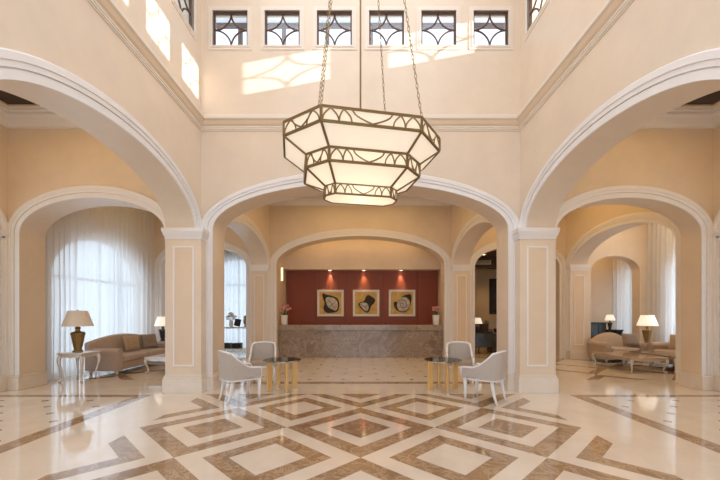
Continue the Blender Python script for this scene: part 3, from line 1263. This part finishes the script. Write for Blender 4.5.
# downlights in the bulkhead
for i, (x, lb) in enumerate(((-1.19, 'left'), (.13, 'middle'), (1.58, 'right'))):
    root = thing('recessed_downlight', 'small glowing recessed downlight above the %s seashell picture' % lb, 'downlight', (x, 13.61, 3.2), 0, 'downlights above the red wall')
    m = MB()
    m.lathe([(.075, -.012), (.085, -.006), (.085, .02)], n=20, cap=False)
    m.build('trim_ring', M['white'], root, smooth=True)
    m = MB()
    m.lathe([(.07, -.004), (.07, .01)], n=20)
    m.build('lamp_lens', M['bulb'], root)
    l = bpy.data.lights.new('downlight_spot', 'SPOT')
    l.energy = 55
    l.color = (1.0, .80, .48)
    l.spot_size = math.radians(58)
    l.spot_blend = 1.0
    l.shadow_soft_size = .03
    lo = bpy.data.objects.new('downlight_spot', l)
    lo.location = (x, 13.68, 3.17)
    lo.rotation_euler = (math.radians(5), 0, 0)
    COL.objects.link(lo)


# orchid planters
def orchid(x, y, z, label, seed):
    rnd = random.Random(seed)
    root = thing('orchid_planter', label, 'potted flowers', (x, y, z), 0, 'orchid planters on the counter ends')
    p = MB()
    p.frustum((0, 0), .17, .17, .20, .20, 0, .34)
    p.build('pot', M['white'], root, bevel=.008)
    s = MB()
    fl_ = MB()
    lf = MB()
    for k in range(6):
        a = rnd.uniform(0, 2 * PI)
        r = rnd.uniform(.06, .2)
        h = rnd.uniform(.2, .34)
        end = Vector((r * math.cos(a), r * math.sin(a) * .7, .34 + h))
        s.tube([(0, 0, .32), (end.x * .35, end.y * .35, .34 + h * .7), end], .006, 5)
        for j in range(4):
            c = end + Vector((rnd.uniform(-.06, .06), rnd.uniform(-.05, .05), rnd.uniform(-.09, .03)))
            for q in range(5):
                t = 2 * PI * q / 5
                fl_.ball(c + Vector((.022 * math.cos(t), 0, .022 * math.sin(t))), .02, .006, .018, 6, 4)
    for k in range(8):
        a = 2 * PI * k / 8 + .2
        d = Vector((math.cos(a), math.sin(a), 0))
        R = Matrix.Rotation(a, 3, 'Z') @ Matrix.Rotation(-.6, 3, 'Y')
        lf.ball(Vector((0, 0, .38)) + d * .09, .11, .03, .008, 8, 5, R)
    s.build('stems', M['leaf'], root)
    fl_.build('blossoms', M['pink'], root, smooth=True)
    lf.build('leaves', M['leaf'], root, smooth=True)


orchid(-2.66, 12.27, 1.125, 'white planter of pink orchids on the left end of the marble counter', 3)
orchid(2.64, 12.27, 1.125, 'white planter of pink orchids on the right end of the marble counter', 9)

# left: glowing strip added for a bright streak; right: black sconce
root = thing('wall_sconce', 'slim glowing wall light on the left side of reception niche', 'wall lamp', (-2.92, 12.75, 2.95))
m = MB()
m.box(0, .03, -.05, .05, -.26, .26)
m.build('back_plate', M['white'], root, bevel=.004)
m = MB()
m.lathe([(.035, -.24), (.035, .24)], (.065, 0, 0), 14)
m.build('light_tube', M['sconce_glow'], root, smooth=False)
root = thing('wall_sconce', 'slim black wall fitting on the right side of reception niche', 'wall lamp', (3.05, 12.75, 2.1))
m = MB()
m.box(-.03, 0, -.05, .05, -.2, .2)
m.build('back_plate', M['black_matte'], root, bevel=.004)
m = MB()
m.lathe([(.035, -.18), (.035, .18)], (-.065, 0, 0), 14)
m.build('light_tube', M['black_matte'], root)


# ------------------------------------------------------------------ chandelier
def chandelier():
    H = 2.31
    root = thing('chandelier', 'three-tier octagonal amber glass chandelier hanging on chains in the hall', 'chandelier', (0, 4.70, 0), math.radians(11.3))
    def ring(t, z):
        L, W, l, w = t
        return [Vector((x, y, z)) for (x, y) in ((-L, -w), (-l, -W), (l, -W), (L, -w), (L, w), (l, W), (-l, W), (-L, w))]

    T1, T2, T3 = (1.0, .716, .589, .289), (.73, .52, .478, .268), (.48, .19, .365, .075)
    tiers = [(T1, 3.81, T1, 3.65, T2, 3.458), (T2, 3.458, T2, 3.30, T3, 3.163), (T3, 3.163, T3, 3.034, None, 0)]
    names = ['upper tier', 'middle tier', 'lower tier']
    for ti, (s0, z0, s1, z1, s2, z2) in enumerate(tiers):
        r0, r1 = ring(s0, z0), ring(s1, z1)
        r2 = ring(s2, z2) if s2 else None
        fr = MB()
        for i in range(8):
            j = (i + 1) % 8
            w = .031 if ti < 2 else .024
            fr.bar(r0[i], r0[j], w)
            fr.bar(r1[i], r1[j], w * .9)
            fr.bar(r0[i], r1[i], w)
            if r2:
                fr.bar(r1[i], r2[i], w * .9)
        o = fr.build('tier_frame', M['brass_dark'], root, bevel=.004)
        o['label'] = 'bronze frame of the ' + names[ti]
        for i in range(8):
            j = (i + 1) % 8
            def slab(a, b, c, d, th=.006):
                n = (b - a).cross(d - a).normalized() * th / 2
                g = MB()
                q = [a, b, c, d]
                g.add([p - n for p in q] + [p + n for p in q], [(3, 2, 1, 0), (4, 5, 6, 7)] + [(k, (k + 1) % 4, 4 + (k + 1) % 4, 4 + k) for k in range(4)])
                return g
            bp = slab(r0[i], r0[j], r1[j], r1[i]).build('band_panel', M['lamp_glass'], root)
            if r2:
                slab(r1[i], r1[j], r2[j], r2[i]).build('glass_panel', M['lamp_glass'], root)
            # fretwork standing on the outer face of the band
            e = (r0[j] - r0[i])
            Lf = e.length
            ex = e.normalized()
            mid = (r0[i] + r0[j]) / 2
            out = Vector((mid.x, mid.y, 0))
            out = (out - ex * out.dot(ex)).normalized()
            hz = z0 - z1
            fw = MB()

            def pt(u, v):
                return r0[i].lerp(r0[j], u) * (1 - v) + r1[i].lerp(r1[j], u) * v + out * .009

            def arc(u0, v0, u1, v1, bow):
                pts = []
                for k in range(9):
                    t = k / 8
                    pts.append(pt(u0 + (u1 - u0) * t, v0 + (v1 - v0) * (t ** bow)))
                fw.tube(pts, .0095 if ti < 2 else .0075, 5)

            if i in (1, 5):
                for m_ in (0, 1):
                    g = (lambda u: u) if m_ == 0 else (lambda u: 1 - u)
                    arc(g(.01), .95, g(.09), .08, .5)
                    arc(g(.17), .95, g(.09), .08, .5)
                    arc(g(.17), .95, g(.215), .08, .5)
                    arc(g(.295), .95, g(.215), .08, .5)
                    arc(g(.30), .08, g(.5), .92, .55)
            else:
                for m_ in (0, 1):
                    g = (lambda u: u) if m_ == 0 else (lambda u: 1 - u)
                    arc(g(.03), .95, g(.2), .08, .5)
                    arc(g(.36), .95, g(.2), .08, .5)
                    arc(g(.25), .08, g(.5), .92, .55)
            fw.build('fretwork', M['brass_dark'], bp)
    r2 = ring(T3, 3.034)
    g = MB()
    g.prism([(p.x, p.y) for p in r2], lambda a, b, t: (a, b, t), 3.030, 3.038)
    g.build('bottom_panel', M['lamp_glass'], root)
    # inner ring with bulbs
    for (x, y) in ((-.35, 0), (.35, 0), (0, .22), (0, -.22)):
        b = MB()
        b.ball((x, y, 3.38), .045)
        b.tube([(x, y, 3.42), (x, y, 3.52)], .02, 8)
        b.tube([(x, y, 3.52), (0, 0, 3.58)], .01, 6)
        b.build('bulb', M['bulb'], root, smooth=True)
    rod = MB()
    rod.tube([(0, 0, 3.54), (0, 0, HT)], .012, 8)
    rod.ball((0, 0, 3.56), .06)
    rod.build('centre_rod', M['brass_dark'], root)
    for k in (1, 2, 5, 6):
        p0 = ring(T1, 3.81)[k]
        p1 = Vector((p0.x * .10, p0.y * .10, HT - .06))
        d = p1 - p0
        L_ = d.length
        n = int(L_ / .062)
        ch = MB()
        t = d.normalized()
        u = t.cross(Vector((0, 0, 1))).normalized()
        w = t.cross(u)
        for i in range(n):
            c = p0 + d * ((i + .5) / n)
            side = u if i % 2 else w
            pts = []
            for q in range(8):
                a = 2 * PI * q / 8
                pts.append(c + t * (.038 * math.cos(a)) + side * (.014 * math.sin(a)))
            ch.tube(pts, .0042, 4, closed=True)
        ch.build('chain', M['brass_dark'], root)
    cp = MB()
    cp.lathe([(.02, HT - .16), (.10, HT - .12), (.19, HT - .05), (.21, HT)], n=24)
    cp.build('ceiling_canopy', M['brass_dark'], root, smooth=True)
    for (z, e, dx) in ((3.40, 3.2, .3), (3.40, 3.2, -.3), (3.14, 2.2, 0), (3.60, 2.2, .0)):
        l = bpy.data.lights.new('chandelier_lamp', 'POINT')
        l.energy = e
        l.color = (1.0, .84, .62)
        l.shadow_soft_size = .07
        lo = bpy.data.objects.new('chandelier_lamp', l)
        lo.location = (dx * math.cos(.197), 4.70 + dx * math.sin(.197), z)
        COL.objects.link(lo)


chandelier()


# ------------------------------------------------------------------ furniture
def tub_chair(label, loc, rz):
    """front looks along local +x"""
    root = thing('tub_chair', label, 'armchair', loc, rz, 'tub chairs by the glass tables')
    W, D = .265, .265
    # plan path of the wrap-round back, from right front to left front
    path = []
    for k in range(8):
        path.append((D - .02 - .30 * k / 8, -W))
    for k in range(17):
        t = -PI / 2 - PI * k / 16
        cx_, sy_ = math.cos(t), math.sin(t)
        path.append((-.02 - .27 * abs(cx_) ** .55, W * math.copysign(abs(sy_) ** .55, sy_)))
    for k in range(1, 9):
        path.append((-.02 + .30 * k / 8, W))
    n = len(path)
    # heights: a high back, a concave sweep at the sides, low level arms in front
    zs = []
    for (x, y) in path:
        t = max(0, min(1, (x + .22) / .36))
        h = .575 + .265 * (1 - t) ** 1.9
        if x < -.25:
            h += .028 * (1 - (y / W) ** 2)
        zs.append(h)
    cen = Vector((0.02, 0))
    out_, in_ = [], []
    for (x, y) in path:
        d = Vector((x, y)) - cen
        if abs(y) >= W - 1e-6 and x > -.02:
            nrm = Vector((0, 1 if y > 0 else -1))
        else:
            nrm = d.normalized()
        out_.append((x + nrm.x * .02, y + nrm.y * .02))
        in_.append((x - nrm.x * .035, y - nrm.y * .035))
    flare = .035

    def shell(mb, z_lo):
        vs = []
        for i in range(n):
            ox, oy = out_[i]
            ix, iy = in_[i]
            k = (zs[i] - .45) / .42
            fx = ((ox - .02) / .3) * flare * k if ox < 0 else 0
            vs += [(ox, oy, z_lo), (ox + fx, oy, zs[i]), (ix + fx, iy, zs[i]), (ix, iy, z_lo)]
        fs = []
        for i in range(n - 1):
            for j in range(4):
                j2 = (j + 1) % 4
                fs.append((i * 4 + j, (i + 1) * 4 + j, (i + 1) * 4 + j2, i * 4 + j2))
        fs.append((0, 1, 2, 3))
        fs.append(tuple((n - 1) * 4 + j for j in (3, 2, 1, 0)))
        mb.add(vs, fs)

    b = MB()
    shell(b, .40)
    b.build('backrest', M['grey_fabric'], root, smooth=False, bevel=.01)
    r = MB()
    pts = []
    for i in range(n):
        ox, oy = out_[i]
        ix, iy = in_[i]
        k = (zs[i] - .45) / .42
        fx = ((ox - .02) / .3) * flare * k if ox < 0 else 0
        pts.append(((ox + ix) / 2 + fx, (oy + iy) / 2, zs[i] + .006))
    first, last = pts[0], pts[-1]
    pts = [(first[0] + .03, first[1], .42), (first[0] + .03, first[1], first[2] - .03)] + pts + [(last[0] + .03, last[1], last[2] - .03), (last[0] + .03, last[1], .42)]
    r.tube(pts, .024, 8, squash=.85)
    r.build('top_rail', M['white_lacquer'], root, smooth=True)
    s = MB()
    poly = [(D + .02, -W + .02), (D + .02, W - .02)] + [(x, y) for (x, y) in reversed(in_[1:-1])]
    poly2 = [(D + .015, -W - .005), (D + .015, W + .005)] + [(x, y) for (x, y) in reversed(out_[1:-1])]
    s.prism(poly2, lambda a, c, t: (a, c, t), .375, .435)
    s.build('seat_frame', M['white_lacquer'], root, bevel=.008)
    s = MB()
    s.prism(poly, lambda a, c, t: (a, c, t), .43, .51)
    s.build('seat', M['taupe'], root, bevel=.025, seg=3)
    for (x, y, dx) in ((D - .02, W - .02, .0), (D - .02, -W + .02, .0), (-.20, W - .06, -.09), (-.20, -W + .06, -.09)):
        g = MB()
        g.tube([(x, y, .40), (x + dx * .2, y, .26), (x + dx * .55, y, .12), (x + dx, y, 0)], [.036, .03, .024, .018], 8)
        g.build('leg', M['white_lacquer'], root, smooth=True)
    return root


c0 = tub_chair('white-framed tub chair in front of the left hall pier, back to the pier', (-2.10, 6.10, 0), math.radians(40))
dup(c0, (2.16, 6.08, 0), math.radians(180 - 42), 'white-framed tub chair in front of the right hall pier, back to the pier')
dup(c0, (-2.09, 7.50, 0), math.radians(-78), 'tub chair facing the viewer behind the left glass table')
dup(c0, (2.12, 7.50, 0), math.radians(-102), 'tub chair facing the viewer behind the right glass table')


def glass_table(label, loc):
    root = thing('round_table', label, 'side table', loc, 0, 'glass side tables on gold legs')
    t = MB()
    t.lathe([(.345, .600), (.36, .603), (.36, .617), (.345, .62)], n=48)
    t.build('glass_top', M['table_glass'], root, smooth=False)
    for k in range(4):
        a = PI / 2 * k + .54
        g = MB()
        g.obox((.25 * math.cos(a), .25 * math.sin(a), .31), .05, .10, .58, a + PI / 2)
        g.build('leg', M['gold'], root, bevel=.005)
        c = MB()
        c.obox((.25 * math.cos(a), .25 * math.sin(a), .01), .065, .115, .02, a + PI / 2)
        c.build('foot', M['silver'], root, bevel=.003)
    r = MB()
    r.lathe([(.27, .585), (.285, .585), (.285, .60), (.27, .60)], n=40, cap=False)
    r.build('support_ring', M['silver'], root)
    return root


t0 = glass_table('round glass side table on gold slab legs beside the left tub chairs', (-1.52, 6.80, 0))
dup(t0, (1.60, 6.80, 0), -.45, 'round glass side table on gold slab legs beside the right tub chairs')


def soft(mb):
    return mb


def sofa(label, loc, rz, L, mat, arm_h=.62, back_h=.92, camel=.16, depth=.9, cushions=2):
    """length along x, front looks along -y, origin on the floor at the middle of the back"""
    root = thing('sofa', label, 'sofa', loc, rz)
    h = L / 2
    b = MB()
    b.box(-h + .02, h - .02, -depth + .06, -.05, .10, .30)
    b.build('base', mat, root, bevel=.03, seg=3, smooth=True)
    n = 24
    top = []
    for k in range(n + 1):
        u = -1 + 2 * k / n
        top.append((u * (h - .02), back_h - camel + camel * math.cos(u * PI / 2) ** .9))
    poly = [(-h + .02, .12), (h - .02, .12)] + list(reversed(top))
    bk = MB()
    # a leaning back
    vs = []
    fr = [(x, -.26 + .13 * (z - .12), z) for (x, z) in poly]
    re = [(x, -.03 + .03 * (z - .12), z) for (x, z) in poly]
    m = len(poly)
    bk.add(fr + re, [tuple(range(m)), tuple(range(2 * m - 1, m - 1, -1))] + [(i, m + i, m + (i + 1) % m, (i + 1) % m) for i in range(m)])
    bk.build('backrest', mat, root, bevel=.05, seg=3, smooth=True)
    for s in (-1, 1):
        a = MB()
        prof = []
        aw = .20
        x0 = s * (h - aw / 2)
        pts = [(-aw / 2 + .01, .10), (aw / 2 - .01, .10), (aw / 2 - .01, arm_h - .10)]
        for k in range(11):
            t = -.3 + (PI + .6) * k / 10
            pts.append((.115 * math.cos(t), arm_h - .09 + .10 * math.sin(t)))
        pts.append((-aw / 2 + .01, arm_h - .10))
        a.prism(pts, lambda p, q, t: (x0 + p, t, q), -depth + .03, -.06)
        a.build('arm', mat, root, bevel=.02, seg=3, smooth=True)
        for y in (-depth + .12, -.14):
            f = MB()
            f.lathe([(.022, 0), (.034, .05), (.04, .10)], (s * (h - .10), y, 0), 12)
            f.build('foot', M['silver'], root, smooth=True)
    wi = (L - .44) / cushions
    for k in range(cushions):
        x0 = -h + .22 + wi * k
        c = MB()
        c.box(x0 + .005, x0 + wi - .005, -depth + .02, -.25, .29, .46)
        c.build('seat_cushion', mat, root, bevel=.05, seg=4, smooth=True)
    return root


def cushion(label, loc, rot, w, h, mat):
    mb = MB()
    n = 14
    for s in (-1, 1):
        vs, fs = [], []
        for i in range(n + 1):
            for j in range(n + 1):
                u, v = -1 + 2 * i / n, -1 + 2 * j / n
                t = ((1 - u ** 4) * (1 - v ** 4)) ** .5
                pin = 1 - .05 * (1 - abs(u)) * abs(v) - .05 * (1 - abs(v)) * abs(u)
                vs.append((u * w / 2 * pin, s * (.008 + .075 * t), v * h / 2 * pin))
        for i in range(n):
            for j in range(n):
                a = i * (n + 1) + j
                fs.append((a, a + n + 1, a + n + 2, a + 1))
        mb.add(vs, fs)
    o = mb.build('throw_cushion', mat, smooth=True)
    o.location = loc
    o.rotation_euler = rot
    return tag(o, label, 'cushion')


# left sofa: back to the curtain, facing the hall (+x)
sofa('taupe camel-back sofa in front of the left sheer curtain', (-6.80, 9.80, 0), PI / 2, 2.5, M['sofa'], arm_h=.64, back_h=.95)
cushion('beige throw cushion, nearer of two on the left sofa', (-6.36, 9.72, .69), (math.radians(-16), 0, math.radians(72)), .46, .42, M['cushion_beige'])
cushion('dark grey-brown throw cushion, farther of two on the left sofa', (-6.36, 10.55, .69), (math.radians(-16), 0, math.radians(66)), .46, .42, M['cushion_grey'])


def cabriole(mb, x, y, z1, sx, sy, r=.03, lean=.06):
    """carved curved leg bulging outwards at the knee, with a scroll foot"""
    d = Vector((sx, sy, 0)).normalized()
    base = Vector((x, y, 0))
    ks = [(1.0, 0, 1.1), (.90, .55, 1.35), (.78, .85, 1.25), (.6, .55, .9), (.4, .0, .68), (.22, -.35, .55), (.10, -.20, .55), (.05, .25, .7), (.0, .45, .75)]
    pts = [base + d * (lean * k) + Vector((0, 0, z1 * z)) for (z, k, q) in ks]
    mb.tube(pts, [r * q for (z, k, q) in ks], 8)
    mb.ball(base + d * (lean * .5) + Vector((0, 0, r * .8)), r * .95, r * .95, r * .8, 8, 6)
    mb.ball(base + d * (lean * .8) + Vector((0, 0, z1 * .84)), r * 1.3, r * 1.3, r * 1.6, 8, 6)


def carved_table(name, label, cat, loc, rz, sx, sy, h, top_mat, frame_mat, leg_n=4, group=None):
    root = thing(name, label, cat, loc, rz, group)
    t = MB()
    t.box(-sx / 2, sx / 2, -sy / 2, sy / 2, h - .035, h)
    t.build('table_top', top_mat, root, bevel=.008)
    a = MB()
    n = 16
    for (L_, ax, off) in ((sx - .10, 'x', -sy / 2 + .04), (sx - .10, 'x', sy / 2 - .04), (sy - .10, 'y', -sx / 2 + .04), (sy - .10, 'y', sx / 2 - .04)):
        poly = [(-L_ / 2, h - .034), (L_ / 2, h - .034)]
        for k in range(n + 1):
            u = 1 - 2 * k / n
            poly.append((u * L_ / 2, h - .075 - .045 * abs(math.sin(u * PI)) * .6 - .035 * math.exp(-(u / .18) ** 2)))
        if ax == 'x':
            a.prism(poly, lambda p, q, t_: (p, t_, q), off - .014, off + .014)
        else:
            a.prism(poly, lambda p, q, t_: (t_, p, q), off - .014, off + .014)
    a.build('carved_apron', frame_mat, root)
    for ix in (-1, 1):
        for iy in (-1, 1):
            g = MB()
            cabriole(g, ix * (sx / 2 - .06), iy * (sy / 2 - .06), h - .04, ix, iy)
            g.build('leg', frame_mat, root, smooth=True)
    return root


carved_table('side_table', 'silver carved side table carrying the lamp in the left arch', 'side table', (-6.34, 7.90, 0), 0, .56, .56, .645, M['silver'], M['silver'])
carved_table('coffee_table', 'low silver carved coffee table beside the left hall pier', 'coffee table', (-4.95, 9.3, 0), 0, 1.0, 1.0, .41, M['silver'], M['silver'])


def lamp(label, loc, scale=1.0, lit=True, base='brass', power=8):
    root = thing('table_lamp', label, 'lamp', loc)
    k = scale
    b = MB()
    b.lathe([(.10 * k, 0), (.10 * k, .03 * k), (.075 * k, .05 * k), (.075 * k, .08 * k)], n=24)
    b.build('base', M[base], root)
    b = MB()
    b.lathe([(.075 * k, .08 * k), (.09 * k, .12 * k), (.135 * k, .38 * k), (.15 * k, .42 * k), (.12 * k, .45 * k), (.05 * k, .47 * k), (.045 * k, .52 * k), (.065 * k, .54 * k), (.03 * k, .57 * k)], n=8, rot=PI / 8)
    b.build('urn', M[base], root, bevel=.006)
    s = MB()
    s.tube([(0, 0, .56 * k), (0, 0, .93 * k)], .009 * k, 8)
    s.ball((0, 0, .93 * k), .018 * k)
    s.build('stem', M['brass'], root)
    sh = MB()
    n = 40
    R0, R1, z0, z1 = .295 * k, .18 * k, .58 * k, .93 * k
    prof = [(R0, z0), (R1, z1), (R1 - .006, z1), (R0 - .006, z0), (R0, z0)]
    sh.lathe(prof, n=n, cap=False)
    sh.build('lamp_shade', M['shade_lit' if lit else 'shade'], root, smooth=False)
    return root


lamp('tall bronze urn lamp with wide shade on the left silver side table', (-6.38, 7.90, .645), 1.0, False)
# far end table and lamp of the left lounge
carved_table('side_table', 'silver carved side table at the far end of the left sofa', 'side table', (-6.45, 11.42, 0), 0, .5, .5, .62, M['silver'], M['silver'])
lamp('white-shaded lamp at the far end of the left sofa', (-6.45, 11.42, .62), .85, True, 'black')

# right salon
sofa('pale taupe loveseat with arched back facing the viewer in the right salon', (8.12, 11.55, 0), 0, 1.3, M['sofa_pale'], arm_h=.62, back_h=.90, camel=.28, cushions=1)
sofa('taupe sofa along the tall curtain in the right salon', (9.50, 9.1, 0), -PI / 2, 2.9, M['sofa_pale'], arm_h=.66, back_h=1.0)
cushion('grey-taupe throw cushion on the sofa along the right curtain', (9.00, 9.85, .70), (math.radians(-16), 0, math.radians(-60)), .5, .44, M['cushion_beige'])
cushion('brown throw cushion at the right arm of the arched loveseat', (8.36, 10.84, .70), (math.radians(-16), 0, math.radians(-14)), .44, .40, M['cushion_grey'])
carved_table('coffee_table', 'low coffee table with polished tan stone top under the right arch', 'coffee table', (7.28, 9.55, 0), 0, .95, 1.5, .40, M['stone_top'], M['silver'])
carved_table('coffee_table', 'low silver coffee table with dark top beside the right salon sofa', 'coffee table', (8.22, 9.55, 0), 0, .62, 1.5, .42, M['counter_top'], M['silver'])
carved_table('side_table', 'silver side table carrying the brass lamp in the right salon', 'side table', (9.10, 11.08, 0), 0, .6, .6, .58, M['silver'], M['silver'])
lamp('large brass urn lamp with glowing white shade before the right curtain', (9.08, 11.08, .58), .95, True)
# black cabinet and lamp beyond the arch
root = thing('black_cabinet', 'tall glossy black cabinet seen through the small salon arch', 'cabinet', (8.60, 12.95, 0))
m = MB()
m.box(-.30, .30, -.28, .28, .08, 1.16)
m.build('body', M['black'], root, bevel=.01)
m = MB()
m.box(-.33, .33, -.32, .32, 1.16, 1.2)
m.build('cabinet_top', M['black'], root, bevel=.008)
for s in (-1, 1):
    m = MB()
    m.box(s * .146 - .138, s * .146 + .138, -.30, -.28, .14, 1.10)
    d = m.build('door', M['black'], root, bevel=.006)
    k = MB()
    k.ball((s * .04, -.315, .65), .016)
    k.build('knob', M['brass'], d)
    for y in (-.22, .22):
        f = MB()
        f.box(s * .25 - .03, s * .25 + .03, y - .03, y + .03, 0, .08)
        f.build('foot', M['black'], root)
root = thing('console_table', 'low black console carrying a small lamp beyond the salon arch', 'console table', (9.27, 12.92, 0))
m = MB()
m.box(-.28, .28, -.22, .22, .88, .93)
m.build('table_top', M['black'], root, bevel=.006)
m = MB()
m.box(-.26, .26, -.2, .2, .10, .88)
m.build('body', M['black'], root, bevel=.006)
for ix in (-1, 1):
    for iy in (-1, 1):
        m = MB()
        m.box(ix * .23 - .025, ix * .23 + .025, iy * .17 - .025, iy * .17 + .025, 0, .10)
        m.build('foot', M['black'], root)
lamp('small white-shaded lamp on the low black console beyond the salon arch', (9.18, 12.88, .93), .58, True, 'black')

# study on the right rear: desk, lamp, mantel, mirror
root = thing('writing_desk', 'black desk in the dim study right of reception', 'desk', (4.62, 13.3, 0))
m = MB()
m.box(-.75, .75, -.35, .35, .73, .78)
m.build('desk_top', M['black'], root, bevel=.006)
for s in (-1, 1):
    m = MB()
    m.box(s * .52 - .2, s * .52 + .2, -.3, .3, .02, .73)
    m.build('pedestal', M['black'], root, bevel=.006)
m = MB()
m.box(-.32, .32, -.26, -.23, .25, .73)
m.build('modesty_panel', M['black'], root)
lamp('small cream-shaded lamp on the black study desk', (4.42, 13.22, .78), .62, True, 'black')
root = thing('desk_telephone', 'dark telephone on the black study desk', 'telephone', (4.86, 13.22, .78))
m = MB()
m.frustum((0, 0), .24, .2, .2, .14, 0, .07)
m.build('phone_body', M['black_matte'], root, bevel=.006)
m = MB()
m.tube([(-.12, 0, .09), (-.08, 0, .12), (.08, 0, .12), (.12, 0, .09)], [.03, .02, .02, .03], 8)
m.build('handset', M['black_matte'], root, smooth=True)
root = thing('office_chair', 'dark upholstered chair behind the study desk', 'chair', (4.95, 14.1, 0))
m = MB()
m.box(-.28, .28, -.25, .27, .40, .5)
m.build('seat', M['wood_dark'], root, bevel=.03, seg=3)
m = MB()
m.box(-.28, .28, .2, .29, .5, 1.1)
m.build('backrest', M['wood_dark'], root, bevel=.03, seg=3)
for ix in (-1, 1):
    for iy in (-.2, .22):
        m = MB()
        m.tube([(ix * .23, iy, .4), (ix * .25, iy, 0)], [.025, .016], 8)
        m.build('leg', M['wood_dark'], root)
root = thing('fireplace', 'pale stone fireplace on the back wall of the study', 'fireplace', (6.28, 15.85, 0))
m = MB()
m.box(-.53, -.33, -.2, .14, 0, 1.15)
m.box(.33, .53, -.2, .14, 0, 1.15)
m.box(-.33, .33, -.2, .14, .85, 1.15)
m.build('surround', M['plinth'], root, bevel=.01)
m = MB()
m.box(-.60, .60, -.28, .14, 1.15, 1.24)
m.build('mantel', M['plinth'], root, bevel=.012)
m = MB()
m.box(-.33, .33, .05, .14, 0, .85)
m.build('firebox', M['black_matte'], root)
root = thing('wall_mirror', 'dark framed mirror above the study fireplace', 'mirror', (6.38, 15.98, 2.3))
m = MB()
for (a, b, c, d) in ((-.5, .5, .72, .8), (-.5, .5, -.8, -.72), (-.5, -.42, -.72, .72), (.42, .5, -.72, .72)):
    m.box(a, b, -.06, .01, c, d)
m.build('frame', M['black_matte'], root, bevel=.01)
m = MB()
m.box(-.42, .42, -.02, .01, -.72, .72)
m.build('mirror_glass', M['black'], root)
root = thing('recessed_downlight', 'small lit downlight in the dark study ceiling', 'downlight', (4.65, 13.2, 3.75))
m = MB()
m.lathe([(.06, -.01), (.06, .01)], n=18)
m.build('lamp_lens', M['bulb'], root)
m = MB()
m.lathe([(.062, -.014), (.085, -.01), (.085, .01)], n=18, cap=False)
m.build('trim_ring', M['white'], root)
root = thing('air_vent', 'slatted air vent on the study ceiling bulkhead', 'vent', (4.75, CE + T + 1.29, 3.52))
m = MB()
m.box(-.35, .35, -.015, .01, -.08, .08)
m.build('vent_plate', M['plinth'], root)
for k in range(5):
    s = MB()
    s.box(-.31, .31, -.022, -.012, -.06 + k * .028, -.048 + k * .028)
    s.build('slat', M['black_matte'], root)
for (x, y, e) in ((4.65, 13.2, 14), (5.7, 15.0, 40)):
    l = bpy.data.lights.new('study_spot', 'SPOT')
    l.energy = e
    l.color = WARM
    l.spot_size = math.radians(100)
    l.spot_blend = .8
    l.shadow_soft_size = .05
    lo = bpy.data.objects.new('study_spot', l)
    lo.location = (x, y, 3.70)
    COL.objects.link(lo)

# far left room: console, flowers, urn, tilted picture, boxes
root = thing('console_table', 'white console table in the far left room', 'console table', (-4.72, 13.2, 0))
m = MB()
m.box(-.62, .62, -.22, .22, .96, 1.02)
m.build('table_top', M['white_lacquer'], root, bevel=.006)
for ix in (-1, 1):
    for iy in (-1, 1):
        m = MB()
        m.tube([(ix * .55, iy * .17, .97), (ix * .55, iy * .17, 0)], [.03, .02], 8)
        m.build('leg', M['white_lacquer'], root)
m = MB()
m.box(-.55, .55, -.17, .17, .18, .21)
m.build('lower_shelf', M['white_lacquer'], root)
for k, (x, lb) in enumerate(((-.30, 'left'), (.08, 'right'))):
    m = MB()
    m.box(-.15, .15, -.13, .13, 0, .2)
    o = m.build('storage_box', M['black_matte'], bevel=.006)
    o.location = (-4.72 + x, 13.2, .21)
    tag(o, 'black box under the white console, %s of two' % lb, 'box', 'black boxes under the console')
root = thing('flower_vase', 'white flowers in a pale vase on the far console', 'flowers', (-4.88, 13.2, 1.02))
m = MB()
m.lathe([(.05, 0), (.08, .08), (.06, .2), (.07, .24)], n=18)
m.build('vase', M['white'], root, smooth=True)
m = MB()
rr = random.Random(4)
for k in range(34):
    a, b = rr.uniform(0, 2 * PI), rr.uniform(0, PI / 2)
    r = rr.uniform(.1, .19)
    m.ball((r * math.cos(a) * math.cos(b), r * math.sin(a) * math.cos(b), .34 + r * math.sin(b)), .04, .04, .032, 7, 5)
m.build('blossoms', M['white_petal'], root, smooth=True)
m = MB()
for k in range(10):
    a = 2 * PI * k / 10
    m.ball((.12 * math.cos(a), .12 * math.sin(a), .29), .07, .03, .02, 7, 5, Matrix.Rotation(a, 3, 'Z'))
m.build('leaves', M['leaf'], root, smooth=True)
root = thing('brass_urn', 'small brass urn on the far console', 'urn', (-4.32, 13.15, 1.02))
m = MB()
m.lathe([(.05, 0), (.06, .02), (.03, .06), (.07, .14), (.09, .24), (.06, .32), (.075, .36)], n=18)
m.build('urn_body', M['brass'], root, smooth=True)
m = MB()
m.lathe([(.078, .36), (.05, .40), (.012, .43)], n=18)
m.build('lid', M['brass'], root, smooth=True)
root = thing('open_book', 'dark picture book on a stand on the far console', 'book', (-4.60, 13.10, 1.05))
m = MB()
m.obox((0, 0, .13), .22, .03, .27, .25, -.25, .2)
m.build('cover', M['black_matte'], root)
m = MB()
m.obox((0, .05, .08), .12, .06, .16, .25)
m.build('stand', M['white'], root)
